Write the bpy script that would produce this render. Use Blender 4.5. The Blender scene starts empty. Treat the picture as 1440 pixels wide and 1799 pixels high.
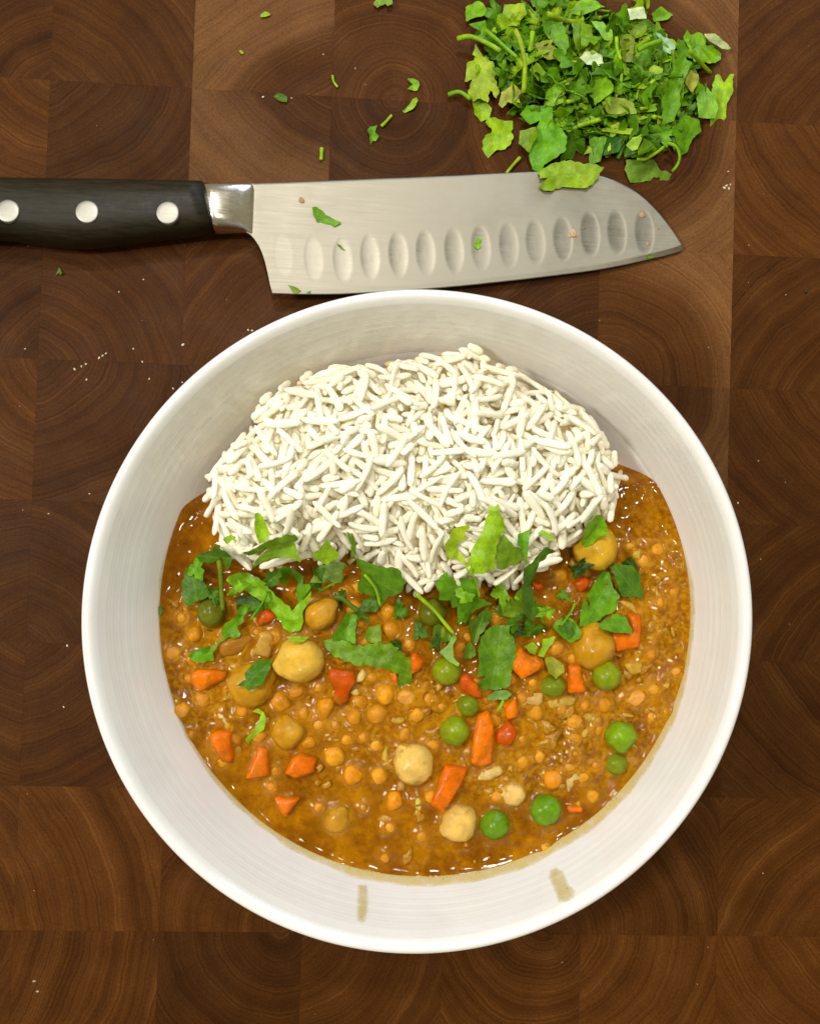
import bpy, bmesh, math, random
import numpy as np
from mathutils import Vector, Matrix, noise
from mathutils.geometry import delaunay_2d_cdt

random.seed(7); rng = np.random.default_rng(7)
MM = 0.001
scene = bpy.context.scene
col = scene.collection

# ------------------------------------------------------------------ camera
F_PX, CX, CY = 1656.0, 720.0, 900.0
CAM = np.array([-18.74, 20.93, 305.09])                    # mm above the board
CW = np.array([[0.99769452, 0.03264266, 0.05949872],
               [0.0341615, -0.99911127, -0.0246912],
               [0.05863985, 0.02666684, -0.99792297]])
cam = bpy.data.cameras.new('camera'); cam_o = bpy.data.objects.new('camera', cam); col.objects.link(cam_o)
cam.sensor_fit = 'HORIZONTAL'; cam.sensor_width = 36; cam.lens = 36 * F_PX / 1440
cam.clip_start = 0.01; cam.clip_end = 20
right, down, fwd = CW[0], CW[1], CW[2]
m = Matrix(((right[0], -down[0], -fwd[0], CAM[0] * MM), (right[1], -down[1], -fwd[1], CAM[1] * MM),
            (right[2], -down[2], -fwd[2], CAM[2] * MM), (0, 0, 0, 1)))
cam_o.matrix_world = m
scene.camera = cam_o

# ------------------------------------------------------------------ light
world = bpy.data.worlds.new('World'); scene.world = world; world.use_nodes = True
bg = world.node_tree.nodes['Background']
bg.inputs['Color'].default_value = (1.0, 0.88, 0.56, 1); bg.inputs['Strength'].default_value = 0.28


def area_light(name, loc, target, power, color, sx, sy=None, shape='DISK'):
    l = bpy.data.lights.new(name, 'AREA'); l.shape = shape; l.size = sx
    if sy: l.size_y = sy
    l.energy = power; l.color = color
    o = bpy.data.objects.new(name, l); col.objects.link(o); o.location = loc
    o.rotation_euler = (Vector(target) - Vector(loc)).to_track_quat('-Z', 'Y').to_euler()
    return o


WARM = (1, 0.955, 0.88)
area_light('kitchen_and_fill_lamp', (-0.74, 0.04, 0.86), (0, 0, 0), 6.4, (1, 0.965, 0.91), 0.24)
area_light('kitchen_and_fill_lamp', (-0.08, 0.50, 0.95), (0, 0, 0), 3.2, WARM, 0.07)
area_light('kitchen_and_fill_lamp', (-0.30, 0.38, 1.02), (0, 0, 0), 1.6, WARM, 0.07)
area_light('kitchen_and_fill_lamp', (0.06, 0.06, 1.10), (0, 0, 0), 2.3, WARM, 0.07)  # added fill lamp, unseen, brightens the far bowl wall
area_light('window_light', (0.45, 1.02, 0.46), (0, 0, 0.03), 5.0, (0.56, 0.76, 1.0), 0.7, 0.40, 'RECTANGLE')

scene.view_settings.view_transform = 'Standard'; scene.view_settings.look = 'None'
scene.view_settings.exposure = 0.0; scene.view_settings.gamma = 1.0
scene.view_settings.use_curve_mapping = False
scene.cycles.use_denoising = True
scene.cycles.max_bounces = 12; scene.cycles.diffuse_bounces = 8

# ------------------------------------------------------------------ picture-to-place helpers
CROPS = {'full': (0, 0, 1), 'A': (270, 880, 1440 / 230), 'B': (490, 920, 5.76), 'C': (320, 1050, 5.76), 'D': (550, 1080, 5.76),
         'E': (720, 880, 5.76), 'F': (730, 1030, 5.76), 'G': (930, 880, 4.8), 'H': (930, 1080, 4.8), 'I': (280, 1180, 5.76),
         'J': (500, 1250, 4.8), 'K': (780, 1300, 1440 / 350), 'R3': (250, 850, 2.88), 'R4': (700, 850, 1440 / 530),
         'R5': (250, 1150, 2.88), 'R6': (700, 1150, 1440 / 530), 'P': (780, 0, 1440 / 260), 'Q': (1030, 0, 1440 / 270),
         'S': (780, 170, 1440 / 260), 'T': (1030, 170, 1440 / 270), 'U': (400, 0, 4), 'V': (440, 290, 3.6),
         'W': (820, 290, 3.6), 'X': (0, 400, 2.88)}


def px(crop, pts):
    ox, oy, s = CROPS[crop]
    return [(ox + x / s, oy + y / s) for x, y in pts]


def P(u, v, z):
    d = CW.T @ np.array([(u - CX) / F_PX, (v - CY) / F_PX, 1.0])
    k = (z - CAM[2]) / d[2]
    return CAM + d * k


def pxmm(z):
    return (CAM[2] - z) / F_PX


# ------------------------------------------------------------------ mesh helpers (all in millimetres)
def mesh_from(name, verts, faces, mat=None, smooth=True, uv=None, sharp=None):
    me = bpy.data.meshes.new(name)
    v = np.asarray(verts, float) * MM
    me.from_pydata(v.tolist(), [], [list(map(int, f)) for f in faces])
    if smooth:
        me.polygons.foreach_set('use_smooth', [True] * len(me.polygons))
    if sharp: me.set_sharp_from_angle(angle=math.radians(sharp))
    if mat: me.materials.append(mat)
    if uv is not None:
        lay = me.uv_layers.new(name='UVMap')
        li = np.zeros(len(me.loops), int); me.loops.foreach_get('vertex_index', li)
        lay.data.foreach_set('uv', np.asarray(uv, float)[li].ravel())
    me.update()
    return me


def link(name, data, loc=(0, 0, 0), parent=None, label=None, cat=None, group=None, kind=None, color=None, rot=None):
    o = bpy.data.objects.new(name, data); col.objects.link(o)
    l = np.asarray(loc, float) * MM
    if parent is not None:
        o.parent = parent
        l = l - np.array(parent.location)
    o.location = l
    if rot is not None: o.rotation_euler = rot
    if label: o['label'] = label
    if cat: o['category'] = cat
    if group: o['group'] = group
    if kind: o['kind'] = kind
    if color is not None: o.color = (*color[:3], color[3] if len(color) > 3 else 1.0)
    return o


def obj(name, verts, faces, mat, origin=None, smooth=True, uv=None, sharp=None, **kw):
    verts = np.asarray(verts, float)
    if origin is None:
        origin = np.array([verts[:, 0].mean(), verts[:, 1].mean(), verts[:, 2].min()])
    origin = np.asarray(origin, float)
    me = mesh_from(name, verts - origin, faces, mat, smooth, uv, sharp)
    return link(name, me, origin, **kw)


def ico(sub):
    bm = bmesh.new(); bmesh.ops.create_icosphere(bm, subdivisions=sub, radius=1)
    v = np.array([p.co[:] for p in bm.verts]); f = [[q.index for q in p.verts] for p in bm.faces]
    bm.free(); return v, f


ICO1, ICO2, ICO3 = ico(1), ico(2), ico(3)


def nz(p, s=1.0, seed=0.0):
    return noise.noise(Vector((p[0] * s + seed, p[1] * s - seed * 0.7, (p[2] if len(p) > 2 else 0) * s + seed * 1.3)))


def rotm(rx, ry, rz):
    from mathutils import Euler
    return np.array(Euler((rx, ry, rz)).to_matrix())


def inside(poly, pts):
    poly = np.asarray(poly); pts = np.asarray(pts)
    x, y = pts[:, 0], pts[:, 1]; res = np.zeros(len(pts), bool)
    n = len(poly); j = n - 1
    for i in range(n):
        xi, yi = poly[i]; xj, yj = poly[j]
        c = ((yi > y) != (yj > y)) & (x < (xj - xi) * (y - yi) / (yj - yi + 1e-12) + xi)
        res ^= c; j = i
    return res


def edge_dist(poly, pts):
    poly = np.asarray(poly); pts = np.asarray(pts)
    d = np.full(len(pts), 1e9)
    for i in range(len(poly)):
        a, b = poly[i - 1], poly[i]; ab = b - a
        t = np.clip(((pts - a) @ ab) / (ab @ ab + 1e-12), 0, 1)
        d = np.minimum(d, np.linalg.norm(pts - (a + t[:, None] * ab), axis=1))
    return d


def resample(poly, step, jit=0.0):
    out = []
    n = len(poly)
    for i in range(n):
        a = np.array(poly[i], float); b = np.array(poly[(i + 1) % n], float)
        k = max(1, int(np.linalg.norm(b - a) / step))
        nrm = np.array([-(b - a)[1], (b - a)[0]]); nrm /= (np.linalg.norm(nrm) + 1e-9)
        for q in range(k):
            p = a + (b - a) * q / k
            if jit: p = p + nrm * rng.normal(0, jit)
            out.append(p)
    return np.array(out)


def fill(poly, step, jit=0.0, bstep=None):
    """triangulated polygon with inner points -> verts2d, faces, boundary mask"""
    b = resample(poly, bstep or step, jit)
    lo, hi = b.min(0), b.max(0)
    gx = np.arange(lo[0], hi[0], step); gy = np.arange(lo[1], hi[1], step * 0.87)
    g = np.array([(x + (step / 2 if k % 2 else 0), y) for k, y in enumerate(gy) for x in gx]).reshape(-1, 2)
    if len(g):
        g = g + rng.normal(0, step * 0.08, g.shape)
        g = g[inside(b, g)]
        if len(g): g = g[edge_dist(b, g) > step * 0.45]
    pts = [Vector(p) for p in b] + [Vector(p) for p in g]
    nb = len(b)
    r = delaunay_2d_cdt(pts, [(i, (i + 1) % nb) for i in range(nb)], [], 1, 1e-5)
    v = np.array([p[:] for p in r[0]]); f = [list(q) for q in r[2]]
    edges = {}
    for q in f:
        for i in range(len(q)):
            e = (q[i], q[(i + 1) % len(q)])
            edges[e] = 1
    bnd = [(a, c) for a, c in edges if (c, a) not in edges]
    # make faces point up
    ff = []
    for q in f:
        a, c, d = v[q[0]], v[q[1]], v[q[2]]
        ff.append(q if (c - a)[0] * (d - a)[1] - (c - a)[1] * (d - a)[0] > 0 else q[::-1])
    return v, ff, bnd, b


def shell(v2, faces, ztop, zbot, bnd):
    n = len(v2)
    V = np.concatenate([np.c_[v2, ztop], np.c_[v2, zbot]])
    Fc = [list(f) for f in faces] + [[i + n for i in f[::-1]] for f in faces]
    es = {}
    for f in faces:
        for i in range(len(f)): es[(f[i], f[(i + 1) % len(f)])] = 1
    for (a, c) in es:
        if (c, a) not in es: Fc.append([c, a, a + n, c + n])
    return V, Fc


def catmull(pts, n):
    pts = np.asarray(pts, float)
    if len(pts) == 2:
        return pts[0] + (pts[1] - pts[0]) * np.linspace(0, 1, n)[:, None]
    p = np.vstack([2 * pts[0] - pts[1], pts, 2 * pts[-1] - pts[-2]])
    out = []
    for t in np.linspace(0, len(pts) - 1 - 1e-6, n):
        k = int(t); s = t - k; a, b, c, d = p[k], p[k + 1], p[k + 2], p[k + 3]
        out.append(0.5 * (2 * b + (c - a) * s + (2 * a - 5 * b + 4 * c - d) * s * s + (3 * b - a - 3 * c + d) * s ** 3))
    return np.array(out)


def tube(path, rad, seg=8):
    path = np.asarray(path, float); n = len(path)
    rad = np.full(n, rad) if np.isscalar(rad) else np.asarray(rad)
    V, Fc = [], []
    for i in range(n):
        t = path[min(i + 1, n - 1)] - path[max(i - 1, 0)]; t /= np.linalg.norm(t) + 1e-9
        s = np.cross(t, [0, 0, 1.0]); s /= np.linalg.norm(s) + 1e-9; u = np.cross(s, t)
        for k in range(seg):
            a = 2 * math.pi * k / seg
            V.append(path[i] + rad[i] * (math.cos(a) * s + math.sin(a) * u))
    for i in range(n - 1):
        for k in range(seg):
            k2 = (k + 1) % seg
            Fc.append([i * seg + k, i * seg + k2, (i + 1) * seg + k2, (i + 1) * seg + k])
    Fc.append(list(range(seg))[::-1]); Fc.append([(n - 1) * seg + k for k in range(seg)])
    return np.array(V), Fc


# ------------------------------------------------------------------ materials
class NT:
    def __init__(s, name):
        s.m = bpy.data.materials.new(name); s.m.use_nodes = True; s.t = s.m.node_tree
        s.b = s.t.nodes['Principled BSDF']; s.out = s.t.nodes['Material Output']

    def n(s, kind, _props=None, **ins):
        nd = s.t.nodes.new('ShaderNode' + kind)
        for k, v in (_props or {}).items(): setattr(nd, k, v)
        for k, v in ins.items():
            key = int(k[1:]) if k[0] == 'i' and k[1:].isdigit() else k.replace('_', ' ')
            s.set(nd.inputs[key], v)
        return nd

    def set(s, sock, v):
        if isinstance(v, bpy.types.NodeSocket): s.t.links.new(v, sock)
        elif isinstance(v, bpy.types.Node): s.t.links.new(v.outputs[0], sock)
        else: sock.default_value = v

    def math(s, op, a, b=0.0, c=0.0, clamp=False):
        return s.n('Math', {'operation': op, 'use_clamp': clamp}, i0=a, i1=b, i2=c).outputs[0]

    def vmath(s, op, a, b=(0, 0, 0)):
        nd = s.n('VectorMath', {'operation': op}, i0=a, i1=b)
        return nd.outputs['Value'] if op in ('LENGTH', 'DOT_PRODUCT', 'DISTANCE') else nd.outputs[0]

    def noise(s, vec, scale, detail=2.0, rough=0.5, dim='3D', w=None):
        nd = s.n('TexNoise', {'noise_dimensions': dim}, Scale=scale, Detail=detail, Roughness=rough)
        if dim != '1D' and vec is not None: s.set(nd.inputs['Vector'], vec)
        if w is not None: s.set(nd.inputs['W'], w)
        return nd.outputs[0]

    def ramp(s, fac, stops, interp='LINEAR'):
        nd = s.n('ValToRGB', Fac=fac); cr = nd.color_ramp; cr.interpolation = interp
        while len(cr.elements) < len(stops): cr.elements.new(0.5)
        for e, (p, c) in zip(cr.elements, stops):
            e.position = p; e.color = (*c, 1) if len(c) == 3 else c
        return nd.outputs[0]

    def mix(s, fac, a, b, mode='MIX'):
        nd = s.n('Mix', {'data_type': 'RGBA', 'blend_type': mode})
        s.set(nd.inputs[0], fac)
        for k, v in ((6, a), (7, b)):
            if isinstance(v, tuple) and len(v) == 3: v = (*v, 1)
            s.set(nd.inputs[k], v)
        return nd.outputs[2]

    def maprange(s, v, a, b, c=0.0, d=1.0, smooth=False):
        nd = s.n('MapRange', {'interpolation_type': 'SMOOTHSTEP' if smooth else 'LINEAR'}, Value=v)
        for i, q in enumerate((a, b, c, d)): nd.inputs[i + 1].default_value = q
        return nd.outputs[0]

    def bump(s, h, dist=0.0002, strength=1.0):
        return s.n('Bump', Height=h, Distance=dist, Strength=strength).outputs[0]

    def bs(s, **k):
        for a, v in k.items():
            if isinstance(v, tuple) and len(v) == 3 and a in ('Base_Color', 'Coat_Tint', 'Specular_Tint'): v = (*v, 1)
            s.set(s.b.inputs[a.replace('_', ' ')], v)
        return s.m


def g(v): return (v, v, v)


def walnut():
    t = NT('walnut_end_grain')
    tc = t.n('TexCoord').outputs['Object']
    oi = t.n('ObjectInfo')
    sep = t.n('SeparateColor', Color=oi.outputs['Color'])
    cx = t.math('SUBTRACT', sep.outputs[0], 10); cy = t.math('SUBTRACT', sep.outputs[1], 10)
    seed = sep.outputs[2]; sap = oi.outputs['Alpha']
    p = t.vmath('MULTIPLY', tc, (1000 / 45, 1000 / 45, 0))
    ps = t.n('CombineXYZ', X=seed, Y=t.math('MULTIPLY', seed, 1.7), Z=0.0).outputs[0]
    pp = t.vmath('ADD', p, ps)
    d = t.vmath('SUBTRACT', p, t.n('CombineXYZ', X=cx, Y=cy, Z=0.0).outputs[0])
    w1 = t.n('TexNoise', Vector=pp, Scale=1.6, Detail=2.0).outputs[1]
    w2 = t.n('TexNoise', Vector=pp, Scale=7.0, Detail=2.0).outputs[1]
    d = t.vmath('ADD', d, t.vmath('MULTIPLY', t.vmath('SUBTRACT', w1, g(0.5)), (0.13, 0.13, 0)))
    d = t.vmath('ADD', d, t.vmath('MULTIPLY', t.vmath('SUBTRACT', w2, g(0.5)), (0.035, 0.035, 0)))
    r = t.vmath('LENGTH', d)
    rs = t.math('ADD', r, t.math('MULTIPLY', seed, 3.1))
    n1 = t.noise(None, 1.0, 1.0, 0.5, '1D', t.math('MULTIPLY', rs, 6.5))
    n2 = t.noise(None, 1.0, 2.5, 0.6, '1D', t.math('MULTIPLY', rs, 15.0))
    n3 = t.noise(None, 1.0, 2.0, 0.6, '1D', t.math('MULTIPLY', rs, 62.0))
    line = t.maprange(n2, 0.30, 0.66, 0, 1)
    tone = t.math('ADD', t.math('MULTIPLY', n1, 0.40), t.math('MULTIPLY', line, 0.15))
    tone = t.math('ADD', tone, t.math('MULTIPLY', n3, 0.58))
    mott = t.noise(pp, 3.0, 3.0, 0.6)
    tone = t.math('ADD', tone, t.math('MULTIPLY', t.math('SUBTRACT', mott, 0.5), 0.5))
    wood = t.ramp(tone, [(0.24, (0.038, 0.0112, 0.0010)), (0.48, (0.062, 0.0192, 0.0022)), (0.70, (0.088, 0.0298, 0.0046)),
                         (0.95, (0.140, 0.0530, 0.0115))])
    sapc = t.ramp(tone, [(0.25, (0.12, 0.048, 0.014)), (0.75, (0.23, 0.104, 0.034))])
    sf = t.maprange(t.math('SUBTRACT', r, sap), -0.28, 0.12, 0, 0.75, True)
    c = t.mix(sf, wood, sapc)
    # per-block overall tone
    bt = t.noise(None, 1.0, 0.0, 0.5, '1D', t.math('MULTIPLY', seed, 11.3))
    c = t.mix(1.0, c, t.n('CombineColor', Red=t.maprange(bt, 0.3, 0.7, 0.74, 1.26), Green=t.maprange(bt, 0.3, 0.7, 0.73, 1.26),
                          Blue=t.maprange(bt, 0.3, 0.7, 0.72, 1.26)).outputs[0], 'MULTIPLY')
    # open pores and rays
    po = t.noise(t.vmath('MULTIPLY', tc, g(1000.0)), 2.6, 2.0, 0.6)
    pore = t.maprange(po, 0.30, 0.44, 0.55, 1.0)
    gr = t.maprange(t.noise(t.vmath('MULTIPLY', tc, g(1000.0)), 1.1, 3.0, 0.7), 0.3, 0.7, 0.80, 1.18)
    k = t.math('MULTIPLY', pore, gr)
    c = t.mix(1.0, c, t.n('CombineColor', Red=k, Green=k, Blue=k).outputs[0], 'MULTIPLY')
    rough = t.maprange(t.noise(pp, 2.2, 4.0, 0.65), 0.3, 0.7, 0.42, 0.62)
    h = t.math('ADD', t.math('MULTIPLY', po, 0.5), t.math('MULTIPLY', n2, 0.5))
    return t.bs(Base_Color=c, Roughness=rough, Specular_IOR_Level=0.08, Normal=t.bump(h, 0.00010, 0.5))


def leaf_mat():
    t = NT('cilantro_leaf')
    oi = t.n('ObjectInfo').outputs['Color']
    uv = t.n('TexCoord').outputs['UV']
    s = t.n('SeparateXYZ', Vector=uv)
    av = t.math('ABSOLUTE', s.outputs[1])
    mid = t.maprange(av, 0.0, 0.045, 1, 0, True)
    wob = t.math('MULTIPLY', t.math('SUBTRACT', t.noise(uv, 2.0, 1.0), 0.5), 0.25)
    q = t.math('ADD', t.math('SUBTRACT', t.math('MULTIPLY', s.outputs[0], 3.4), t.math('MULTIPLY', av, 3.6)), wob)
    fr = t.math('ABSOLUTE', t.math('SUBTRACT', t.math('FRACT', q), 0.5))
    side = t.maprange(fr, 0.0, 0.09, 0.75, 0, True)
    vein = t.math('MAXIMUM', mid, side)
    ob = t.vmath('MULTIPLY', t.n('TexCoord').outputs['Object'], g(1000.0))
    mott = t.maprange(t.noise(ob, 0.35, 3.0, 0.6), 0.3, 0.7, 0.72, 1.3)
    fine = t.maprange(t.noise(ob, 2.4, 2.0, 0.6), 0.3, 0.7, 0.86, 1.14)
    k = t.math('MULTIPLY', mott, fine)
    base = t.mix(1.0, oi, t.n('CombineColor', Red=k, Green=k, Blue=k).outputs[0], 'MULTIPLY')
    yel = t.maprange(t.noise(ob, 0.22, 2.0, 0.5), 0.5, 0.75, 0, 0.5)
    base = t.mix(yel, base, t.mix(1.0, base, (1.45, 1.12, 0.75), 'MULTIPLY'))
    lite = t.mix(0.55, base, (0.30, 0.42, 0.07))
    c = t.mix(t.math('MULTIPLY', vein, 0.34), base, lite)
    hh = t.math('SUBTRACT', t.math('MULTIPLY', t.noise(ob, 0.9, 3.0, 0.6), 0.9), t.math('MULTIPLY', vein, 0.35))
    t.bs(Base_Color=c, Roughness=0.34, Specular_IOR_Level=0.24, Normal=t.bump(hh, 0.00025, 0.6))
    tr = t.n('BsdfTranslucent', Color=t.mix(1.0, c, (1.25, 1.15, 0.5), 'MULTIPLY'))
    mx = t.n('MixShader', Fac=0.24); t.t.links.new(t.b.outputs[0], mx.inputs[1]); t.t.links.new(tr.outputs[0], mx.inputs[2])
    t.t.links.new(mx.outputs[0], t.out.inputs[0])
    return t.m


def food_mat(name, rough=0.25, sss=0.25, rad=(0.002, 0.0012, 0.0004), nscale=0.6, nvar=(0.75, 1.25), bumpd=0.0002, bscale=1.2, spot=None, bstr=0.5, cling=None):
    """colour comes from the object's own colour, broken up with mottling"""
    t = NT(name)
    oi = t.n('ObjectInfo').outputs['Color']
    ob = t.vmath('MULTIPLY', t.n('TexCoord').outputs['Object'], g(1000.0))
    rnd = t.n('ObjectInfo').outputs['Random']
    ob = t.vmath('ADD', ob, t.n('CombineXYZ', X=t.math('MULTIPLY', rnd, 90.0), Y=0.0, Z=0.0).outputs[0])
    k = t.maprange(t.noise(ob, nscale, 3.0, 0.6), 0.3, 0.7, *nvar)
    c = t.mix(1.0, oi, t.n('CombineColor', Red=k, Green=k, Blue=k).outputs[0], 'MULTIPLY')
    if cling is not None:
        z = t.n('SeparateXYZ', Vector=t.n('TexCoord').outputs['Object']).outputs[2]
        q = t.math('SUBTRACT', t.math('MULTIPLY', t.noise(ob, 0.38, 3.0, 0.6), 6.0), t.math('MULTIPLY', z, cling[1]))
        c = t.mix(t.maprange(q, cling[0], cling[0] + 1.6, 0, 0.8, True), c, (0.33, 0.135, 0.003))
    if spot:
        c = t.mix(t.maprange(t.noise(ob, nscale * 0.7, 2.0, 0.5), 0.52, 0.68, 0, spot[1], True), c, spot[0])
    h = t.noise(ob, bscale, 3.0, 0.6)
    return t.bs(Base_Color=c, Roughness=rough, Specular_IOR_Level=0.14, Subsurface_Weight=sss, Subsurface_Radius=rad,
                Subsurface_Scale=1.0, Coat_Weight=0.12, Coat_Roughness=0.08, Normal=t.bump(h, bumpd, bstr))


def rice_mat():
    t = NT('cooked_rice')
    ob = t.vmath('MULTIPLY', t.n('TexCoord').outputs['Object'], g(1000.0))
    rnd = t.n('ObjectInfo').outputs['Random']
    ob = t.vmath('ADD', ob, t.n('CombineXYZ', X=t.math('MULTIPLY', rnd, 60.0), Y=0.0, Z=0.0).outputs[0])
    f = t.noise(ob, 0.30, 3.0, 0.6)
    c = t.ramp(f, [(0.3, (0.90, 0.85, 0.64)), (0.55, (0.935, 0.895, 0.73)), (0.75, (0.96, 0.935, 0.82))])
    h = t.noise(ob, 1.4, 3.0, 0.6)
    wz = t.n('SeparateXYZ', Vector=t.n('NewGeometry').outputs['Position']).outputs[2]
    wn = t.noise(t.vmath('MULTIPLY', t.n('NewGeometry').outputs['Position'], g(1000.0)), 0.25, 2.0, 0.5)
    soak = t.maprange(t.math('SUBTRACT', t.math('MULTIPLY', wz, 1000.0), t.math('MULTIPLY', wn, 4.0)), 37.6, 40.4, 0.75, 0, True)
    c = t.mix(soak, c, (0.62, 0.36, 0.05))
    return t.bs(Base_Color=c, Roughness=0.33, Specular_IOR_Level=0.4, Normal=t.bump(h, 0.00018, 0.5))


def core_mat():
    t = NT('sauce_bounce_tinted_starch')
    ob = t.vmath('MULTIPLY', t.n('TexCoord').outputs['Object'], g(1000.0))
    c = t.ramp(t.noise(ob, 0.2, 3.0, 0.6), [(0.35, (0.80, 0.62, 0.26)), (0.65, (0.89, 0.80, 0.52))])  # sauce-tinted starch; golden tone also paints warm bounced light between grains
    return t.bs(Base_Color=c, Roughness=0.4, Normal=t.bump(t.noise(ob, 0.7, 3.0), 0.0006, 0.6))


def sauce_mat():
    t = NT('curry_sauce')
    ob = t.vmath('MULTIPLY', t.n('TexCoord').outputs['Object'], g(1000.0))
    big = t.noise(ob, 0.055, 3.0, 0.6)
    mid = t.noise(ob, 0.28, 4.0, 0.65)
    f = t.math('ADD', t.math('MULTIPLY', big, 0.55), t.math('MULTIPLY', mid, 0.45))
    c = t.ramp(f, [(0.34, (0.155, 0.044, 0.0001)), (0.47, (0.225, 0.075, 0.0001)), (0.58, (0.35, 0.135, 0.0002)), (0.72, (0.53, 0.235, 0.001))])
    at = t.n('Attribute', {'attribute_name': 'tint'})
    c = t.mix(at.outputs['Alpha'], c, at.outputs['Color'])
    sp = t.maprange(t.noise(ob, 1.15, 1.0, 0.4), 0.735, 0.765, 0, 0.75)
    c = t.mix(sp, c, (0.05, 0.012, 0.003))
    pulp = t.math('MULTIPLY', t.maprange(t.noise(ob, 0.7, 4.0, 0.6), 0.45, 0.62, 0, 0.9), t.n('Attribute', {'attribute_name': 'pulp'}).outputs['Fac'])
    c = t.mix(t.math('MULTIPLY', pulp, 0.7), c, (0.52, 0.255, 0.004))
    h = t.math('ADD', t.math('MULTIPLY', t.noise(ob, 0.42, 2.0, 0.5), 1.0), t.math('MULTIPLY', t.noise(ob, 2.0, 2.0, 0.6), 0.16))
    return t.bs(Base_Color=c, Roughness=0.03, Specular_IOR_Level=0.21, Subsurface_Weight=0.12, Subsurface_Radius=(0.003, 0.0012, 0.0002),
                Subsurface_Scale=1.0, Normal=t.bump(h, 0.00011, 0.5))


def bowl_mat():
    t = NT('white_glazed_ceramic')
    ob = t.vmath('MULTIPLY', t.n('TexCoord').outputs['Object'], g(1000.0))
    f = t.noise(ob, 0.05, 3.0, 0.6)
    c = t.ramp(f, [(0.3, (0.80, 0.79, 0.765)), (0.7, (0.86, 0.855, 0.84))])
    r = t.maprange(t.noise(ob, 0.2, 4.0, 0.7), 0.3, 0.7, 0.10, 0.20)
    return t.bs(Base_Color=c, Roughness=r, Specular_IOR_Level=0.5, Normal=t.bump(t.noise(ob, 0.35, 2.0, 0.5), 0.00012, 0.35))


def film_mat(name, colr, a, b):
    t = NT(name)
    ob = t.vmath('MULTIPLY', t.n('TexCoord').outputs['Object'], g(1000.0))
    f = t.maprange(t.noise(ob, 0.35, 4.0, 0.65), 0.3, 0.7, a, b)
    at = t.n('Attribute', {'attribute_name': 'fade'}).outputs['Fac']
    sp = t.maprange(t.noise(ob, 1.3, 2.0, 0.5), 0.70, 0.75, 0, 0.8)
    c = t.mix(sp, colr, (0.13, 0.09, 0.01))
    return t.bs(Base_Color=c, Roughness=0.25, Alpha=t.math('MULTIPLY', f, at), Normal=t.bump(t.noise(ob, 0.6, 2.0), 0.0001, 0.4))


def steel_mat(name, base, r0, r1, streak=(14, 0.5, 1)):
    t = NT(name)
    ob = t.vmath('MULTIPLY', t.n('TexCoord').outputs['Object'], g(1000.0))
    st = t.noise(t.vmath('MULTIPLY', ob, (0.025, 2.2, 1.0)), 1.0, 4.0, 0.65)
    bl = t.noise(ob, 0.06, 4.0, 0.65)
    r = t.math('ADD', t.maprange(st, 0.3, 0.7, r0, r1), t.maprange(bl, 0.35, 0.7, -0.04, 0.07))
    sm = t.maprange(bl, 0.35, 0.65, 0.86, 1.06)
    k = t.math('MULTIPLY', sm, t.maprange(st, 0.3, 0.7, 0.93, 1.05))
    c = t.mix(1.0, (*base, 1), t.n('CombineColor', Red=k, Green=k, Blue=k).outputs[0], 'MULTIPLY')
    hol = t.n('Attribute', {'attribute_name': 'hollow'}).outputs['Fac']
    c = t.mix(t.math('MULTIPLY', hol, 0.5), c, t.mix(1.0, c, (0.74, 0.745, 0.77), 'MULTIPLY'))  # darker reflection of the hollows put into the base colour
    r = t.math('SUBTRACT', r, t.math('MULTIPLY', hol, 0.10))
    return t.bs(Base_Color=c, Metallic=1.0, Roughness=r, Normal=t.bump(st, 0.00003, 0.5))


def handle_mat():
    t = NT('black_handle_polymer')
    ob = t.vmath('MULTIPLY', t.n('TexCoord').outputs['Object'], g(1000.0))
    st = t.noise(t.vmath('MULTIPLY', ob, (0.12, 1.1, 1.0)), 1.0, 4.0, 0.65)
    c = t.ramp(st, [(0.3, (0.010, 0.0078, 0.0032)), (0.75, (0.030, 0.024, 0.0105))])
    r = t.maprange(t.noise(ob, 0.25, 4.0, 0.7), 0.3, 0.7, 0.36, 0.52)
    return t.bs(Base_Color=c, Roughness=r, Specular_IOR_Level=0.22, Normal=t.bump(st, 0.00012, 0.35))


def vcol_mat(name, rough, sss=0.1, bumpd=0.0002):
    t = NT(name)
    at = t.n('Attribute', {'attribute_name': 'Col'}).outputs['Color']
    ob = t.vmath('MULTIPLY', t.n('TexCoord').outputs['Object'], g(1000.0))
    k = t.maprange(t.noise(ob, 1.2, 3.0, 0.6), 0.3, 0.7, 0.75, 1.25)
    c = t.mix(1.0, at, t.n('CombineColor', Red=k, Green=k, Blue=k).outputs[0], 'MULTIPLY')
    return t.bs(Base_Color=c, Roughness=rough, Subsurface_Weight=sss, Subsurface_Radius=(0.002, 0.001, 0.0003), Subsurface_Scale=1.0,
                Normal=t.bump(t.noise(ob, 1.8, 2.0), bumpd, 0.5))


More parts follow.
